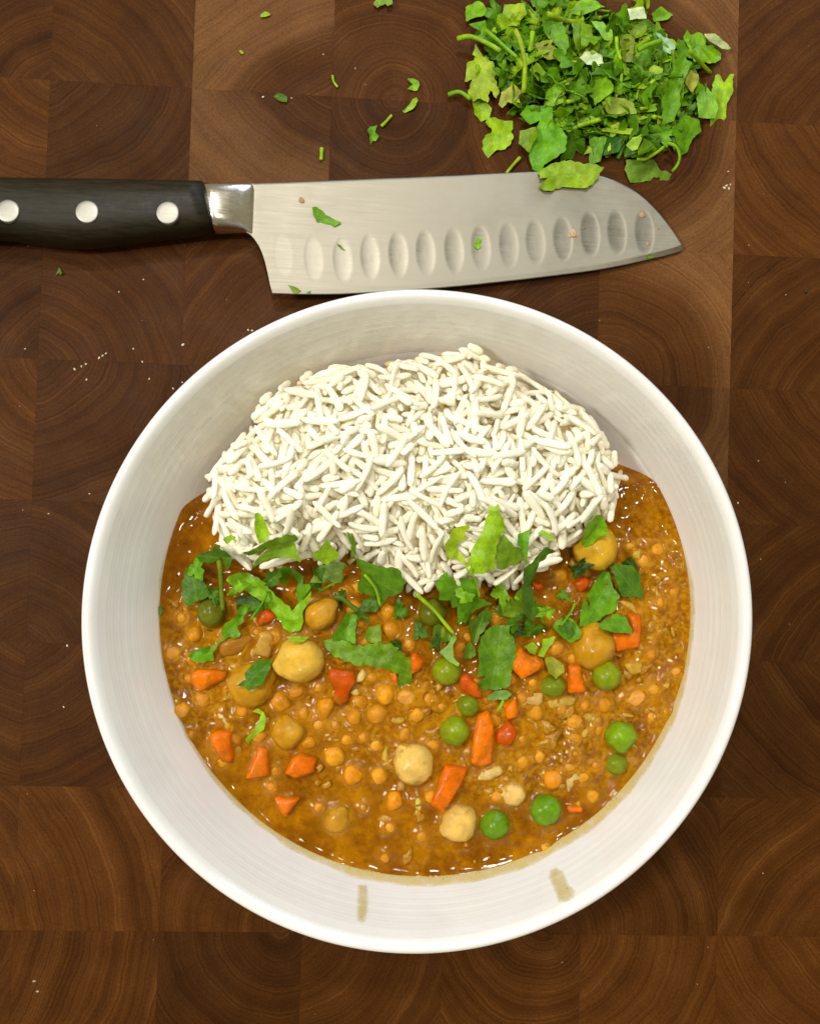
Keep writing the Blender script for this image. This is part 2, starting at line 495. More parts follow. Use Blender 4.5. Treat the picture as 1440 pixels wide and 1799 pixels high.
M_WOOD, M_LEAF, M_RICE, M_SAUCE, M_BOWL = walnut(), leaf_mat(), rice_mat(), sauce_mat(), bowl_mat()
M_CORE = core_mat()
M_PEA = food_mat('green_pea_skin', 0.24, 0.2, (0.001, 0.0016, 0.0003), 0.45, (0.8, 1.2), 0.0003, 0.7, bstr=0.5, cling=(2.4, 500.0))
M_CHICK = food_mat('chickpea_skin', 0.30, 0.3, (0.002, 0.0014, 0.0005), 0.22, (0.8, 1.2), 0.0003, 0.6, ((0.62, 0.38, 0.06), 0.3), cling=(2.0, 380.0))
M_LENTIL = food_mat('lentil_flesh', 0.33, 0.3, (0.002, 0.0012, 0.0003), 0.4, (0.78, 1.25), 0.0003, 0.9, ((0.60, 0.27, 0.06), 0.4), cling=(2.4, 600.0))
M_CARROT = food_mat('cooked_carrot', 0.28, 0.3, (0.0025, 0.001, 0.0002), 0.35, (0.78, 1.22), 0.00035, 1.0, ((0.62, 0.20, 0.012), 0.4), cling=(1.6, 240.0))
M_ONION = food_mat('translucent_onion', 0.22, 0.5, (0.003, 0.002, 0.0008), 0.4, (0.8, 1.2), 0.0003, 0.8)
M_FILM = film_mat('sauce_residue_film', (0.74, 0.58, 0.18), 0.35, 0.9)
M_DRIP = film_mat('sauce_drip_smear', (0.64, 0.50, 0.11), 0.35, 0.75)
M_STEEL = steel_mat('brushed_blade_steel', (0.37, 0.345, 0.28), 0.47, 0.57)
M_BOLST = steel_mat('polished_bolster_steel', (0.82, 0.78, 0.70), 0.18, 0.26)
M_RIVET = steel_mat('rivet_steel', (0.40, 0.385, 0.34), 0.44, 0.54)
M_HANDLE = handle_mat()
M_MUSH = vcol_mat('lentil_mush', 0.24, 0.2, 0.0003)
M_CRUMB = vcol_mat('dry_crumb', 0.7)

# ================================================================== cutting board: end-grain walnut blocks
BS = 45.0
GX0, GY0 = -120.82, 208.79                      # grid corner (0,0)
board = link('cutting_board', None, (0, 0, -32), label='dark walnut end-grain cutting board filling the picture under bowl and knife', cat='cutting board')


def block_mesh():
    h, c = BS / 2 - 0.006, 0.012
    vs, fs = [], []
    for z, e in ((-32, h), (-c, h), (0, h - c)):
        vs += [(-e, -e, z), (e, -e, z), (e, e, z), (-e, e, z)]
    for k in (0, 4):
        for i in range(4):
            j = (i + 1) % 4
            fs.append([k + i, k + j, k + 4 + j, k + 4 + i])
    fs += [[8, 9, 10, 11], [3, 2, 1, 0]]
    return mesh_from('wood_block', vs, fs, M_WOOD, False)


BLOCK = block_mesh()
# ring centres sit near corners with even column / odd row joints; neighbours are book-matched
GRP = {}
rr = random.Random(5)
for c in range(-2, 8):
    for r in range(-2, 10):
        ci = 2 * round((c + 0.5) / 2 + 1e-6); rj = 2 * math.floor((r + 1) / 2) - 1 if False else (r if r % 2 else r + 1)
        if abs((c + 0.5) - ci) > 1: continue
        key = (ci, rj)
        if key not in GRP:
            GRP[key] = (rr.uniform(0.1, 0.6), rr.uniform(0.2, 0.65), rr.uniform(0, 9), rr.choice([9, 9, 9, 1.1, 1.25]))
        ox, oy, seed, sap = GRP[key]
        bx, by = c + 0.5, r + 0.5
        sx = 1 if bx > ci else -1; sy = 1 if by > rj else -1     # which quadrant of the group this block fills
        cxg, cyg = ci - sx * ox, rj - sy * oy                    # centre pushed past the mirror line -> chevrons
        if (ci, rj) == (2, 1):
            if sx < 0: cxg, cyg, sap = 2.45, 1 - sy * 0.9, 1.55
            else: cxg, cyg, sap = 2.45, 1.0, 9
        if (ci, rj) == (0, 1): cxg, cyg, sap = -0.25 if sx > 0 else 0.25, 1 - sy * 0.42, 9
        if (ci, rj) == (0, 3): cxg, cyg, sap = (-0.1 if sx > 0 else 0.35), 3 - sy * 0.18, 9
        if (ci, rj) in ((4, 1), (4, 3)): cxg, cyg, sap = 4.05, rj, (0.98 if sx > 0 else 9)
        if (ci, rj) == (4, 7): cxg, cyg, sap = 3.7, 7 - sy * 0.05, 9
        if (ci, rj) == (2, 7): cxg, cyg, sap = 1.85, 6.95, 9
        if (ci, rj) == (0, 7): cxg, cyg, sap = -1.3, 7 - sy * 0.25, 9
        if ci == 6: cxg, cyg, sap = 6.5, rj - sy * 0.55, 9
        # into block units, y up
        lx, ly = cxg - bx, -(cyg - by)
        o = link('wood_block', BLOCK, (GX0 + bx * BS, GY0 - by * BS, rr.uniform(-0.008, 0.0)), parent=board,
                 color=(lx + 10, ly + 10, (seed + 0.13 * sx + 0.29 * sy) % 9 + 0.3, sap))

# ================================================================== bowl
RIM_Z, SAUCE_Z = 62.0, 38.0
PROF = [(62.0, 86.6), (60.6, 83.6), (57.5, 82.3), (52, 80.4), (46, 78.2), (42, 76.7), (38, 75.0), (32, 71.5), (25, 65.5), (18, 57.0), (12, 46), (8, 32), (6.5, 15), (6.3, 0.0)]


def inner_r(z):
    zs = [p[0] for p in PROF][::-1]; rs = [p[1] for p in PROF][::-1]
    return np.interp(z, zs, rs)


def bowl_shift(z):
    return np.interp(z, [0, 38, 62], [3.0, 3.4, 0.0])


def ridge(z):
    """soft throwing rings on the inner wall"""
    win = np.clip((z - 30) / 8, 0, 1) * np.clip((59.8 - z) / 4, 0, 1)
    return win * (0.018 * np.sin(z * 2.35) * (0.6 + 0.4 * np.sin(z * 0.41)) + 0.009 * np.sin(z * 5.3 + 1))


def bowl_mesh():
    pr = []
    # inside, from the centre up
    for z in np.r_[np.linspace(6.3, 8, 4), np.linspace(9, 34, 22), np.linspace(34.3, 60.2, 110)]:
        pr.append((inner_r(z) + ridge(z) if z > 6.31 else 0.0, z))
    # rounded lip
    pr += [(83.95, 60.9), (84.4, 61.45), (84.95, 61.85), (85.5, 62.0), (86.1, 61.95), (86.6, 61.65), (86.95, 61.1), (87.0, 60.3)]
    # outside going down to a foot ring
    for z, r in ((58, 86.2), (52, 84.4), (46, 82.3), (38, 79.0), (30, 74.2), (22, 67.0), (15, 57.5), (9, 46.5), (6, 43), (3, 42), (0.6, 41.6), (0.1, 41.0), (0.1, 38.5), (2.5, 37.5), (3, 20)):
        pr.append((r, z))
    pr.append((0.0, 3.0))
    na = 240
    V, Fc = [], []
    for r, z in pr:
        dx = bowl_shift(z)
        for k in range(na):
            a = 2 * math.pi * k / na
            wob = 1 + 0.0012 * math.sin(2 * a + 0.6) + 0.0008 * math.sin(3 * a)
            V.append((r * wob * math.cos(a) + dx, r * wob * 0.988 * math.sin(a), z))
    for i in range(len(pr) - 1):
        for k in range(na):
            k2 = (k + 1) % na
            if pr[i][0] == 0: Fc.append([i * na, (i + 1) * na + k, (i + 1) * na + k2][::-1] if False else [(i + 1) * na + k, (i + 1) * na + k2, i * na + k])
            elif pr[i + 1][0] == 0: Fc.append([i * na + k2, i * na + k, (i + 1) * na + k])
            else: Fc.append([i * na + k2, i * na + k, (i + 1) * na + k, (i + 1) * na + k2])
    return np.array(V), Fc


bowl = link('bowl', None, (0, 0, 0.1), label='round white glazed ceramic bowl holding rice and curry', cat='bowl')
bv, bf = bowl_mesh()
bw = obj('bowl_body', bv, bf, M_BOWL, origin=(0, 0, 0.1), parent=bowl)
bm = bmesh.new(); bm.from_mesh(bw.data); bmesh.ops.recalc_face_normals(bm, faces=bm.faces); bm.to_mesh(bw.data); bm.free()


def wall_xy(a, z, off=0.0):
    r = inner_r(z) - off
    return np.array([r * math.cos(a) + bowl_shift(z), r * 0.988 * math.sin(a), z])


def wall_point(u, v, off=0.15):
    lo, hi = 30.0, 60.5
    def fn(z):
        p = P(u, v, z); dx = p[0] - bowl_shift(z)
        return math.hypot(dx, p[1] / 0.988) - inner_r(z)
    a, b = fn(lo), fn(hi)
    for _ in range(40):
        mid = (lo + hi) / 2
        if fn(mid) < 0: hi = mid      # inside: ray meets the wall lower down
        else: lo = mid
    z = (lo + hi) / 2; p = P(u, v, z)
    ang = math.atan2(p[1] / 0.988, p[0] - bowl_shift(z))
    return wall_xy(ang, z, off)


def set_fade(o, vals):
    at = o.data.attributes.new('fade', 'FLOAT', 'POINT'); at.data.foreach_set('value', np.asarray(vals, float))


# thin film of sauce left on the wall just above the sauce line
na, nzr = 260, 10
V, Fc, fd = [], [], []
for k in range(na):
    a = 2 * math.pi * k / na
    low = 0.5 + 0.5 * math.cos(a + math.radians(62))            # widest towards the lower right
    wdt = 1.3 + 3.6 * low ** 2 + 1.2 * nz((math.cos(a) * 4, math.sin(a) * 4, 2)) + 0.8 * nz((math.cos(a) * 12, math.sin(a) * 12, 5))
    for q in range(nzr):
        z = SAUCE_Z - 0.5 + (max(wdt, 0.6) + 0.5) * q / (nzr - 1)
        V.append(wall_xy(a, z, 0.2)); fd.append(min(1.0, (nzr - 1 - q) / 2.5) * (0.55 + 0.45 * low) * min(1.0, max(0.0, (0.32 - math.sin(a)) * 4)))
for k in range(na):
    for q in range(nzr - 1):
        k2 = (k + 1) % na
        Fc.append([k * nzr + q, k * nzr + q + 1, k2 * nzr + q + 1, k2 * nzr + q])
o = obj('sauce_residue', V, Fc, M_FILM, origin=(0, 0, SAUCE_Z), parent=bowl); set_fade(o, fd)
o['label'] = 'thin yellow film of sauce above the waterline'


def drip(poly, label):
    v, f, bnd, b = fill(np.array(poly, float), 1.6, 0.5)
    ed = edge_dist(b, v)
    W3 = np.array([wall_point(u, w, 0.22 + min(e, 5) * 0.04) for (u, w), e in zip(v, ed)])
    o = obj('sauce_drip', W3, f, M_DRIP, parent=bowl); set_fade(o, np.clip(ed / 7.0, 0, 1) ** 0.8 * 0.9)
    o['label'] = label


drip([(627, 1556), (645, 1556), (647, 1580), (646, 1605), (643, 1622), (634, 1626), (625, 1620), (625, 1590)], 'straight olive drip near the bottom of the rim')
drip([(640, 1646), (646, 1645), (648, 1651), (642, 1654)], 'tiny drop under the straight drip')
drip([(965, 1530), (978, 1526), (992, 1533), (1000, 1555), (1013, 1567), (1010, 1582), (996, 1590), (980, 1588), (972, 1565), (963, 1545)], 'wide olive smear at lower right')
drip([(998, 1590), (1008, 1586), (1010, 1597), (1003, 1606), (998, 1602)], 'small drop under the wide smear')

# ================================================================== height field inside the bowl
HG, HN = 0.5, 380
hm = np.full((HN, HN), SAUCE_Z - 30)


def hidx(x, y):
    return np.clip(((np.asarray(x) + 95) / HG).astype(int), 0, HN - 1), np.clip(((np.asarray(y) + 95) / HG).astype(int), 0, HN - 1)


HX, HY = np.meshgrid(-95 + (np.arange(HN) + 0.5) * HG, -95 + (np.arange(HN) + 0.5) * HG, indexing='ij')
cen_s = P(720, 1165, 40)
YL, YR = P(365, 905, 38)[1], P(1090, 855, 38)[1]      # behind this line the rice, not sauce, fills the bowl


def sauce_h(x, y):
    x = np.asarray(x, float); y = np.asarray(y, float)
    bulge = 2.4 * np.exp(-(((x - cen_s[0]) / 44) ** 2 + ((y - cen_s[1]) / 19) ** 2))
    d = 75 - np.hypot(x - 3.4, y / 0.988)
    y0 = np.interp(x, [-60, 66], [YL, YR]); dip = np.clip((y - y0) / 14, 0, 1)
    return SAUCE_Z + bulge + 0.7 * np.exp(-np.clip(d, 0, 50) / 0.9) - 9.0 * dip * dip * (3 - 2 * dip)


hm = sauce_h(HX, HY)


def hget(x, y): i, j = hidx(x, y); return hm[i, j]


def hdisk(x, y, r, ztop, flat=0.0):
    i0, j0 = hidx(x - r, y - r); i1, j1 = hidx(x + r, y + r)
    s = (slice(int(i0), int(i1) + 1), slice(int(j0), int(j1) + 1))
    d2 = ((HX[s] - x) ** 2 + (HY[s] - y) ** 2) / (r * r)
    z = ztop - r * (1 - np.sqrt(np.clip(1 - d2, 0, 1))) * (1 - flat)
    hm[s] = np.where(d2 < 1, np.maximum(hm[s], z), hm[s])


# ================================================================== rice
rice_px = [(370, 905), (378, 850), (405, 800), (450, 755), (470, 705), (505, 680), (575, 648), (640, 645), (680, 650), (715, 635), (765, 622), (830, 615), (880, 630),
           (905, 660), (955, 690), (1010, 712), (1050, 760), (1068, 800), (1085, 850), (1083, 895), (1065, 918), (1040, 935), (1000, 962), (975, 985), (955, 1010),
           (900, 1018), (860, 1028), (800, 1022), (757, 1042), (720, 1030), (690, 1005), (640, 985), (600, 985), (560, 985), (500, 990), (450, 992), (415, 985), (385, 955)]
rice_poly = np.array([P(u, v, 47)[:2] for u, v in rice_px])
rc0 = rice_poly.mean(0)
rice_poly = np.array([rc0 + (q - rc0) * (1.045 if v < 860 else 1.0) for q, (u, v) in zip(rice_poly, rice_px)])
_b = resample(rice_poly, 1.5)
rice_poly = np.array([q + 1.5 * np.array([noise.noise(Vector((q[0] * .25, q[1] * .25, 2.0))), noise.noise(Vector((q[0] * .25, q[1] * .25, 8.0)))]) for q in _b])
gp = np.c_[HX.ravel(), HY.ravel()]
ins = inside(rice_poly, gp).reshape(HX.shape)
rd = np.zeros(HX.shape); rd[ins] = edge_dist(rice_poly, gp[ins.ravel()])
T = np.where(ins, SAUCE_Z + 2.0 + 15.5 * (1 - np.exp(-rd / 9.5)), -99)
nzv = np.array([noise.noise(Vector((x * 0.07, y * 0.07, 3.3))) + 0.55 * noise.noise(Vector((x * 0.15, y * 0.15, 9.3))) + 0.35 * noise.noise(Vector((x * 0.27, y * 0.27, 5.3))) for x, y in gp[ins.ravel()]])
T[ins] += 4.2 * nzv
# lower behind the mound, where it leans on the bowl wall
T[ins] -= np.clip((HY[ins] - 30) * 0.14, 0, 5)
wall_gap = inner_r(np.clip(T, 20, 60)) - np.hypot(HX - 3.0, HY / 0.988)
T = np.where(ins, np.minimum(T, 56), T)
core = np.where(ins, T - 1.0, -99)
rice = link('rice_mound', None, P(735, 830, SAUCE_Z), label='mound of white long-grain rice in upper half of the bowl', cat='rice')
# solid heart of the mound
st = 3
ii = np.arange(0, HN, st)
idm = -np.ones((HN, HN), int); V = []
for i in ii:
    for j in ii:
        if ins[i, j] and rd[i, j] > 1.6:
            idm[i, j] = len(V); e = min(1, rd[i, j] / 5)
            V.append((HX[i, j], HY[i, j], core[i, j] * e + (SAUCE_Z - 3) * (1 - e)))
Fc = []
for i in ii[:-1]:
    for j in ii[:-1]:
        q = [idm[i, j], idm[i + st, j], idm[i + st, j + st], idm[i, j + st]]
        if min(q) >= 0: Fc.append(q)
o = obj('rice_core', V, Fc, M_CORE, parent=rice); o['kind'] = 'stuff'
hm = np.maximum(hm, core)


def grain_mesh(seed):
    r = random.Random(seed); nr_, sg = 13, 8
    L = r.choice([r.uniform(4.4, 6.0), r.uniform(4.2, 5.4), r.uniform(4.2, 5.6), r.uniform(2.2, 3.6)]); R = r.uniform(0.84, 1.12); bend = r.uniform(-0.028, 0.028); bz = r.uniform(-0.02, 0.02)
    e1, e2 = r.uniform(3.5, 9), r.uniform(2.6, 7)
    V, Fc = [], []
    for i in range(nr_):
        t = -math.cos(math.pi * i / (nr_ - 1)); t = 0.5 * t + 0.5 * (-1 + 2 * i / (nr_ - 1))
        ex = e1 if t < 0 else e2
        q = R * (max(0.0, 1 - abs(t) ** ex)) ** 0.5 * (1 + 0.10 * math.sin(t * 3.1 + seed * 2.2) + 0.05 * math.sin(t * 9 + seed))
        x = t * L
        for k in range(sg):
            a = 2 * math.pi * k / sg
            fl = 1 + 0.10 * math.cos(2 * a + seed) + 0.20 * noise.noise(Vector((x * 0.6, math.cos(a) * 1.2, math.sin(a) * 1.2 + seed)))
            V.append((x, bend * x * x + q * math.cos(a) * fl, bz * x * x + 0.74 * q * math.sin(a) * fl))
    for i in range(nr_ - 1):
        for k in range(sg):
            k2 = (k + 1) % sg
            Fc.append([i * sg + k2, i * sg + k, (i + 1) * sg + k, (i + 1) * sg + k2][::-1])
    return np.array(V), Fc, L, R


GR = [grain_mesh(k) for k in range(22)]
GM = [mesh_from('rice_grain', q[0], q[1], M_RICE) for q in GR]
grains = []
cells = np.argwhere(ins & (rd > 0.6))
fails = 0
clump = None
while len(grains) < 2300 and fails < 3400:
    # pick the emptiest of a few random spots
    c = cells[rng.integers(0, len(cells), 7)]
    defi = T[c[:, 0], c[:, 1]] - hm[c[:, 0], c[:, 1]]
    b = int(np.argmax(defi)); i, j = c[b]
    if defi[b] < 0.05: fails += 1; continue
    k = rng.integers(0, len(GR)); _, _, L, R = GR[k]
    if clump is None or rng.random() < 0.7: clump = rng.uniform(0, math.pi)
    yaw = clump + rng.normal(0, 0.3)
    x, y = HX[i, j] + rng.uniform(-.25, .25), HY[i, j] + rng.uniform(-.25, .25)
    dx, dy = math.cos(yaw), math.sin(yaw)
    ss = np.linspace(-L, L, 9)
    h = np.maximum.reduce([hget(x + ss * dx - dy * o_, y + ss * dy + dx * o_) for o_ in (-0.8, 0, 0.8)])
    h = np.maximum(h, sauce_h(x + ss * dx, y + ss * dy) - 1)
    mlt = 1.1 if rng.random() < 0.3 else 0.75
    sl = np.clip(np.polyfit(ss, h, 1)[0] * mlt + rng.normal(0, 0.14), -0.95, 0.95)
    cc = 0.25 * np.max(h - sl * ss) + 0.75 * np.mean(h - sl * ss)
    zc = cc + R * 0.36
    # keep clear of the bowl wall
    ex = max(math.hypot(x + s * dx - 3.0, (y + s * dy) / 0.988) + R - inner_r(zc + sl * s) for s in (-L, L))
    if ex > 0.1: fails += 1; continue
    grains.append((k, x, y, zc, yaw, sl, rng.uniform(-0.5, 0.5), L, R))
    for s in np.linspace(-L * 0.92, L * 0.92, 9):
        hdisk(x + s * dx, y + s * dy, R, zc + sl * s + R * 0.9)
vis = []
for gq in grains:
    k, x, y, zc, yaw, sl, ro, L, R = gq
    ss = np.linspace(-L, L, 7); top = zc + sl * ss + R * 0.9
    vis.append(np.mean(hget(x + ss * math.cos(yaw), y + ss * math.sin(yaw)) < top + 0.45) + 0.003 * zc)
order = np.argsort(vis)[::-1]
restV, restF, n0 = [], [], 0
from mathutils import Euler
for q, idx in enumerate(order):
    k, x, y, zc, yaw, sl, ro, L, R = grains[idx]
    rot = (Matrix.Rotation(yaw, 3, 'Z') @ Matrix.Rotation(-math.atan(sl), 3, 'Y') @ Matrix.Rotation(ro, 3, 'X'))
    if q < 300:
        link('rice_grain', GM[k], (x, y, zc), parent=rice, rot=rot.to_euler())
    else:
        v = GR[k][0] @ np.array(rot).T + [x, y, zc]
        restV.append(v); restF += [[i + n0 for i in f] for f in GR[k][1]]; n0 += len(v)
if restV:
    o = obj('rice_grains_beneath', np.concatenate(restV), restF, M_RICE, parent=rice); o['kind'] = 'stuff'
print('grains', len(grains))

# ================================================================== solids in the curry
SUNK = []      # (x, y, r, top, colour, weight) for the sauce surface
ORG = (0.62, 0.235, 0.03); AMB = (0.40, 0.17, 0.012)
S_MM = pxmm(41)


def lerp3(a, b, t): return tuple(a[i] * (1 - t) + b[i] * t for i in range(3))


def place(u, v, R, e):
    p = P(u, v, 42.0)
    for _ in range(3):
        z = float(sauce_h(p[0], p[1])) - R + 2 * R * e
        p = P(u, v, z + R * 0.6)
    return np.array([p[0], p[1], z])


PEA_A, PEA_B, PEA_D = (0.215, 0.275, 0.006), (0.170, 0.220, 0.006), (0.125, 0.140, 0.007)
peas = [  # u, v, r_px, emerging share, colour, label
    (786, 1181, 25.5, 0.72, PEA_A, 'green pea touching the pale tip of the long-stemmed cilantro sprig'),
    (1069, 1190, 26.5, 0.80, PEA_A, 'large smooth green pea beside the upright carrot stick on the right'),
    (974, 1208, 24, 0.62, PEA_B, 'oval olive pea left of the upright carrot stick'),
    (824, 1242, 20.5, 0.55, PEA_B, 'small dark green pea just below the largest lower cilantro leaf'),
    (801, 1287, 27, 0.60, PEA_A, 'green pea left of the standing carrot baton, wet and shiny'),
    (1094, 1298, 28, 0.80, (0.175, 0.310, 0.006), 'bright dimpled pea near right bowl wall, upper of two touching'),
    (1085, 1344, 21, 0.52, PEA_B, 'pea tucked under the dimpled pea near right bowl wall'),
    (961, 1428, 28, 0.70, (0.125, 0.265, 0.006), 'lowest-right plump green pea near the bowl wall'),
    (871, 1455, 27, 0.58, (0.120, 0.245, 0.006), 'wrinkled green pea lowest in the bowl'),
    (761, 1078, 27, 0.55, PEA_D, 'dull olive pea behind the long thin cilantro stem'),
    (370, 1078, 27, 0.60, PEA_D, 'dark pea at far left under the wilted cilantro stem'),
]


def pea_mesh(R, seed, wr):
    v, f = ICO3; r = random.Random(seed); out = []
    dents = [(Vector((r.uniform(-1, 1), r.uniform(-1, 1), r.uniform(0.1, 1))).normalized(), r.uniform(0.04, 0.10) * wr, r.uniform(0.12, 0.3)) for _ in range(5)]
    for p in v:
        n = Vector(p); k = 1 + 0.07 * nz(p, 1.2, seed) + 0.025 * wr * nz(p, 3.0, seed + 4) - 0.035 * wr * max(0, 1 - abs(nz(p, 1.6, seed + 2)) / 0.12)
        for d, a, w in dents: k -= a * math.exp(-((n - d).length / w) ** 2)
        out.append(n * (R * k))
    return np.array(out) * [1, 1, 0.96], f


for n, (u, v, rp, e, c, lab) in enumerate(peas):
    R = rp * S_MM; p = place(u, v, R, e); vv, ff = pea_mesh(R, n * 3.1 + 1, 2.4 if 'wrinkled' in lab or 'dimpled' in lab else 1.3)
    if 'oval' in lab: vv = vv * [1.0, 0.84, 0.9]
    obj('pea', vv + p, ff, M_PEA, origin=p, label=lab, cat='pea', group='green peas in the curry', color=c)
    SUNK.append((p[0], p[1], R, p[2], (0.28, 0.20, 0.01), 0.35)); hdisk(p[0], p[1], R, p[2] + R)

CH = (0.74, 0.48, 0.11); CHY = (0.70, 0.43, 0.05); CHS = (0.50, 0.245, 0.006)
chicks = [  # u, v, rx, ry px, heading deg, emerging, colour, label
    (525, 1163, 46, 41, 195, 0.74, CHY, 'big split chickpea with torn pale skin, left of centre'),
    (563, 1081, 33, 26, 40, 0.85, (0.52, 0.25, 0.012), 'shiny amber chickpea between cilantro leaves below the rice'),
    (1053, 963, 42, 39, 225, 0.85, (0.62, 0.36, 0.018), 'plump yellow chickpea at right end of the rice'),
    (727, 1348, 40, 36, 130, 0.66, CH, 'beaked pale chickpea alone in the sauce, lower centre'),
    (807, 1449, 33, 36, 300, 0.52, (0.70, 0.44, 0.10), 'pale chickpea beside the lowest wrinkled pea'),
    (1045, 1139, 45, 42, 80, 0.56, CHS, 'sauce-covered chickpea above the large smooth pea'),
    (441, 1207, 45, 40, 30, 0.55, CHS, 'sauce-covered chickpea under the small ruffled cilantro leaf'),
    (504, 1291, 31, 30, 100, 0.52, CHS, 'sunken yellow chickpea below the small ruffled leaf and lentils'),
    (900, 1397, 30, 21, 170, 0.50, (0.70, 0.46, 0.14), 'half-sunk pale chickpea above the two lowest peas'),
    (410, 1134, 33, 19, 25, 0.55, (0.36, 0.155, 0.012), 'brown chickpea under the trailing cilantro at left'),
    (592, 1444, 27, 24, 60, 0.42, (0.46, 0.23, 0.012), 'barely showing yellow chickpea low in smooth sauce at left'),
]


def chick_mesh(rx, ry, rz, seed, split=False):
    v, f = ICO3; out = []
    for p in v:
        x, y, z = p
        k = 1 + 0.15 * nz(p, 1.2, seed) + 0.06 * nz(p, 2.8, seed) - 0.07 * max(0, 1 - abs(nz(p, 1.7, seed + 8)) / 0.10)
        bk = math.exp(-((x - 1) ** 2 + y * y * 1.6 + (z - .15) ** 2 * 1.6) / 0.16)
        k += 0.34 * bk
        cl = math.exp(-(y / 0.16) ** 2) * max(0, z * 0.6 + x * 0.5)
        k -= 0.18 * cl
        if split: k -= 0.10 * math.exp(-((y - 0.25 * x) / 0.10) ** 2) * max(0, z)
        out.append((x * k * rx, y * k * ry, z * k * rz))
    return np.array(out), f


for n, (u, v, rx, ry, hd, e, c, lab) in enumerate(chicks):
    rx, ry = rx * S_MM * 0.93, ry * S_MM; R = min(rx, ry) * 0.95; p = place(u, v, R, e)
    vv, ff = chick_mesh(rx, ry, R, n * 2.3 + 0.5, n in (0, 3))
    vv = vv @ rotm(random.uniform(-.25, .25), random.uniform(-.25, .25), math.radians(hd)).T
    obj('chickpea', vv + p, ff, M_CHICK, origin=p, label=lab, cat='chickpea', group='chickpeas in the curry', color=c)
    SUNK.append((p[0], p[1], (rx + ry) / 2, p[2], (0.50, 0.26, 0.015), 0.5)); hdisk(p[0], p[1], (rx + ry) / 2, p[2] + R)

lentils = [(491, 1235, 20), (533, 1256, 16), (571, 1245, 19), (559, 1275, 18), (543, 1306, 19), (587, 1332, 20), (621, 1363, 20), (665, 1365, 19), (693, 1410, 22),
           (637, 1233, 20), (623, 1261, 18), (677, 1221, 21), (715, 1230, 20), (733, 1258, 18), (712, 1292, 17), (358, 1228, 18), (319, 1249, 18), (663, 1256, 20), (476, 1384, 13),
           (675, 1508, 11), (972, 1371, 19), (1062, 1236, 20), (1116, 1229, 19), (1040, 1400, 13), (958, 1489, 12), (947, 1332, 13), (1028, 1238, 15), (1156, 964, 15),
           (976, 1141, 21), (1005, 1156, 15), (1153, 1104, 15), (934, 1200, 16), (717, 1133, 15), (689, 1108, 18), (342, 1114, 17), (319, 1086, 15), (1099, 1232, 13),
           (895, 1248, 16), (940, 1252, 17), (640, 1130, 15), (600, 1120, 14), (1010, 1325, 14), (855, 1232, 14), (1160, 1060, 15), (1130, 985, 15), (1185, 1180, 14),
           (760, 1310, 14), (660, 1310, 15), (330, 1190, 14), (1105, 960, 14), (985, 1010, 14), (1000, 1055, 14), (340, 1055, 14), (425, 1250, 15), (750, 1225, 15), (400, 1275, 13), (305, 1150, 14), (335, 1290, 13), (610, 1300, 14), (560, 1420, 12), (640, 1420, 13), (740, 1470, 13), (1010, 1270, 15), (1075, 1270, 13), (1140, 1150, 14), (1180, 1040, 13), (1170, 1250, 13), (915, 1300, 13), (875, 1400, 12), (1045, 1345, 12), (520, 1215, 15), (655, 1190, 14), (1030, 1085, 13)]
MARKS = {'big split chickpea': (525, 1163), 'shiny amber chickpea': (563, 1081), 'yellow chickpea at the rice end': (1053, 963), 'beaked pale chickpea': (727, 1348),
         'pale chickpea beside the wrinkled pea': (807, 1449), 'wide bright carrot wedge at left': (365, 1193), 'forked red-orange carrot': (600, 1205), 'standing carrot baton': (853, 1305),
         'slanted carrot slab': (790, 1387), 'chunky carrot dice': (927, 1170), 'bent carrot slab': (1105, 1120), 'upright carrot stick between peas': (1015, 1195),
         'large smooth pea': (1069, 1190), 'oval olive pea': (974, 1208), 'dimpled pea at right': (1094, 1298), 'lowest-right plump pea': (961, 1428), 'wrinkled lowest pea': (871, 1455),
         'wet pea beside the carrot baton': (801, 1287), 'dark pea at far left': (370, 1078), 'small ruffled leaf at left': (447, 1185), 'curled floating sliver': (450, 1275),
         'fan-shaped leaf at left wall': (340, 1030), 'long wavy leaf': (650, 1150), 'square onion piece': (930, 1237), 'leftmost carrot of the row': (385, 1315), 'rightmost carrot of the row': (525, 1350),
         'sunken yellow chickpea': (504, 1291), 'broad leaf at right wall': (1100, 1025), 'largest lower leaf': (873, 1150)}
MUSED = {}
_r = random.Random(31)
_solid = [(q[0], q[1], q[2]) for q in peas] + [(q[0], q[1], max(q[2], q[3])) for q in chicks]
while len(lentils) < 140:
    u, v = _r.gauss(720, 270), _r.gauss(1215, 110)
    if math.hypot(u - 745, v - 1088) > 440 or v < 1040 - 40 * math.cos((u - 700) / 120) or (u < 640 and v > 1390): continue
    if any(math.hypot(u - a, v - b) < c + 11 for a, b, c in _solid + lentils): continue
    lentils.append((u, v, _r.uniform(12, 17)))


def lentil_label(u, v, what='orange lentil'):
    for nm, (a, b) in sorted(MARKS.items(), key=lambda q: math.hypot(q[1][0] - u, q[1][1] - v)):
        k = round(math.degrees(math.atan2(v - b, u - a)) / 45) % 8
        d = ['right of', 'below and right of', 'below', 'below and left of', 'left of', 'above and left of', 'above', 'above and right of'][k]
        if (what, nm, d) not in MUSED:
            MUSED[(what, nm, d)] = 1; return '%s %s the %s' % (what, d, nm)
    return what + ' half sunk in the curry sauce'


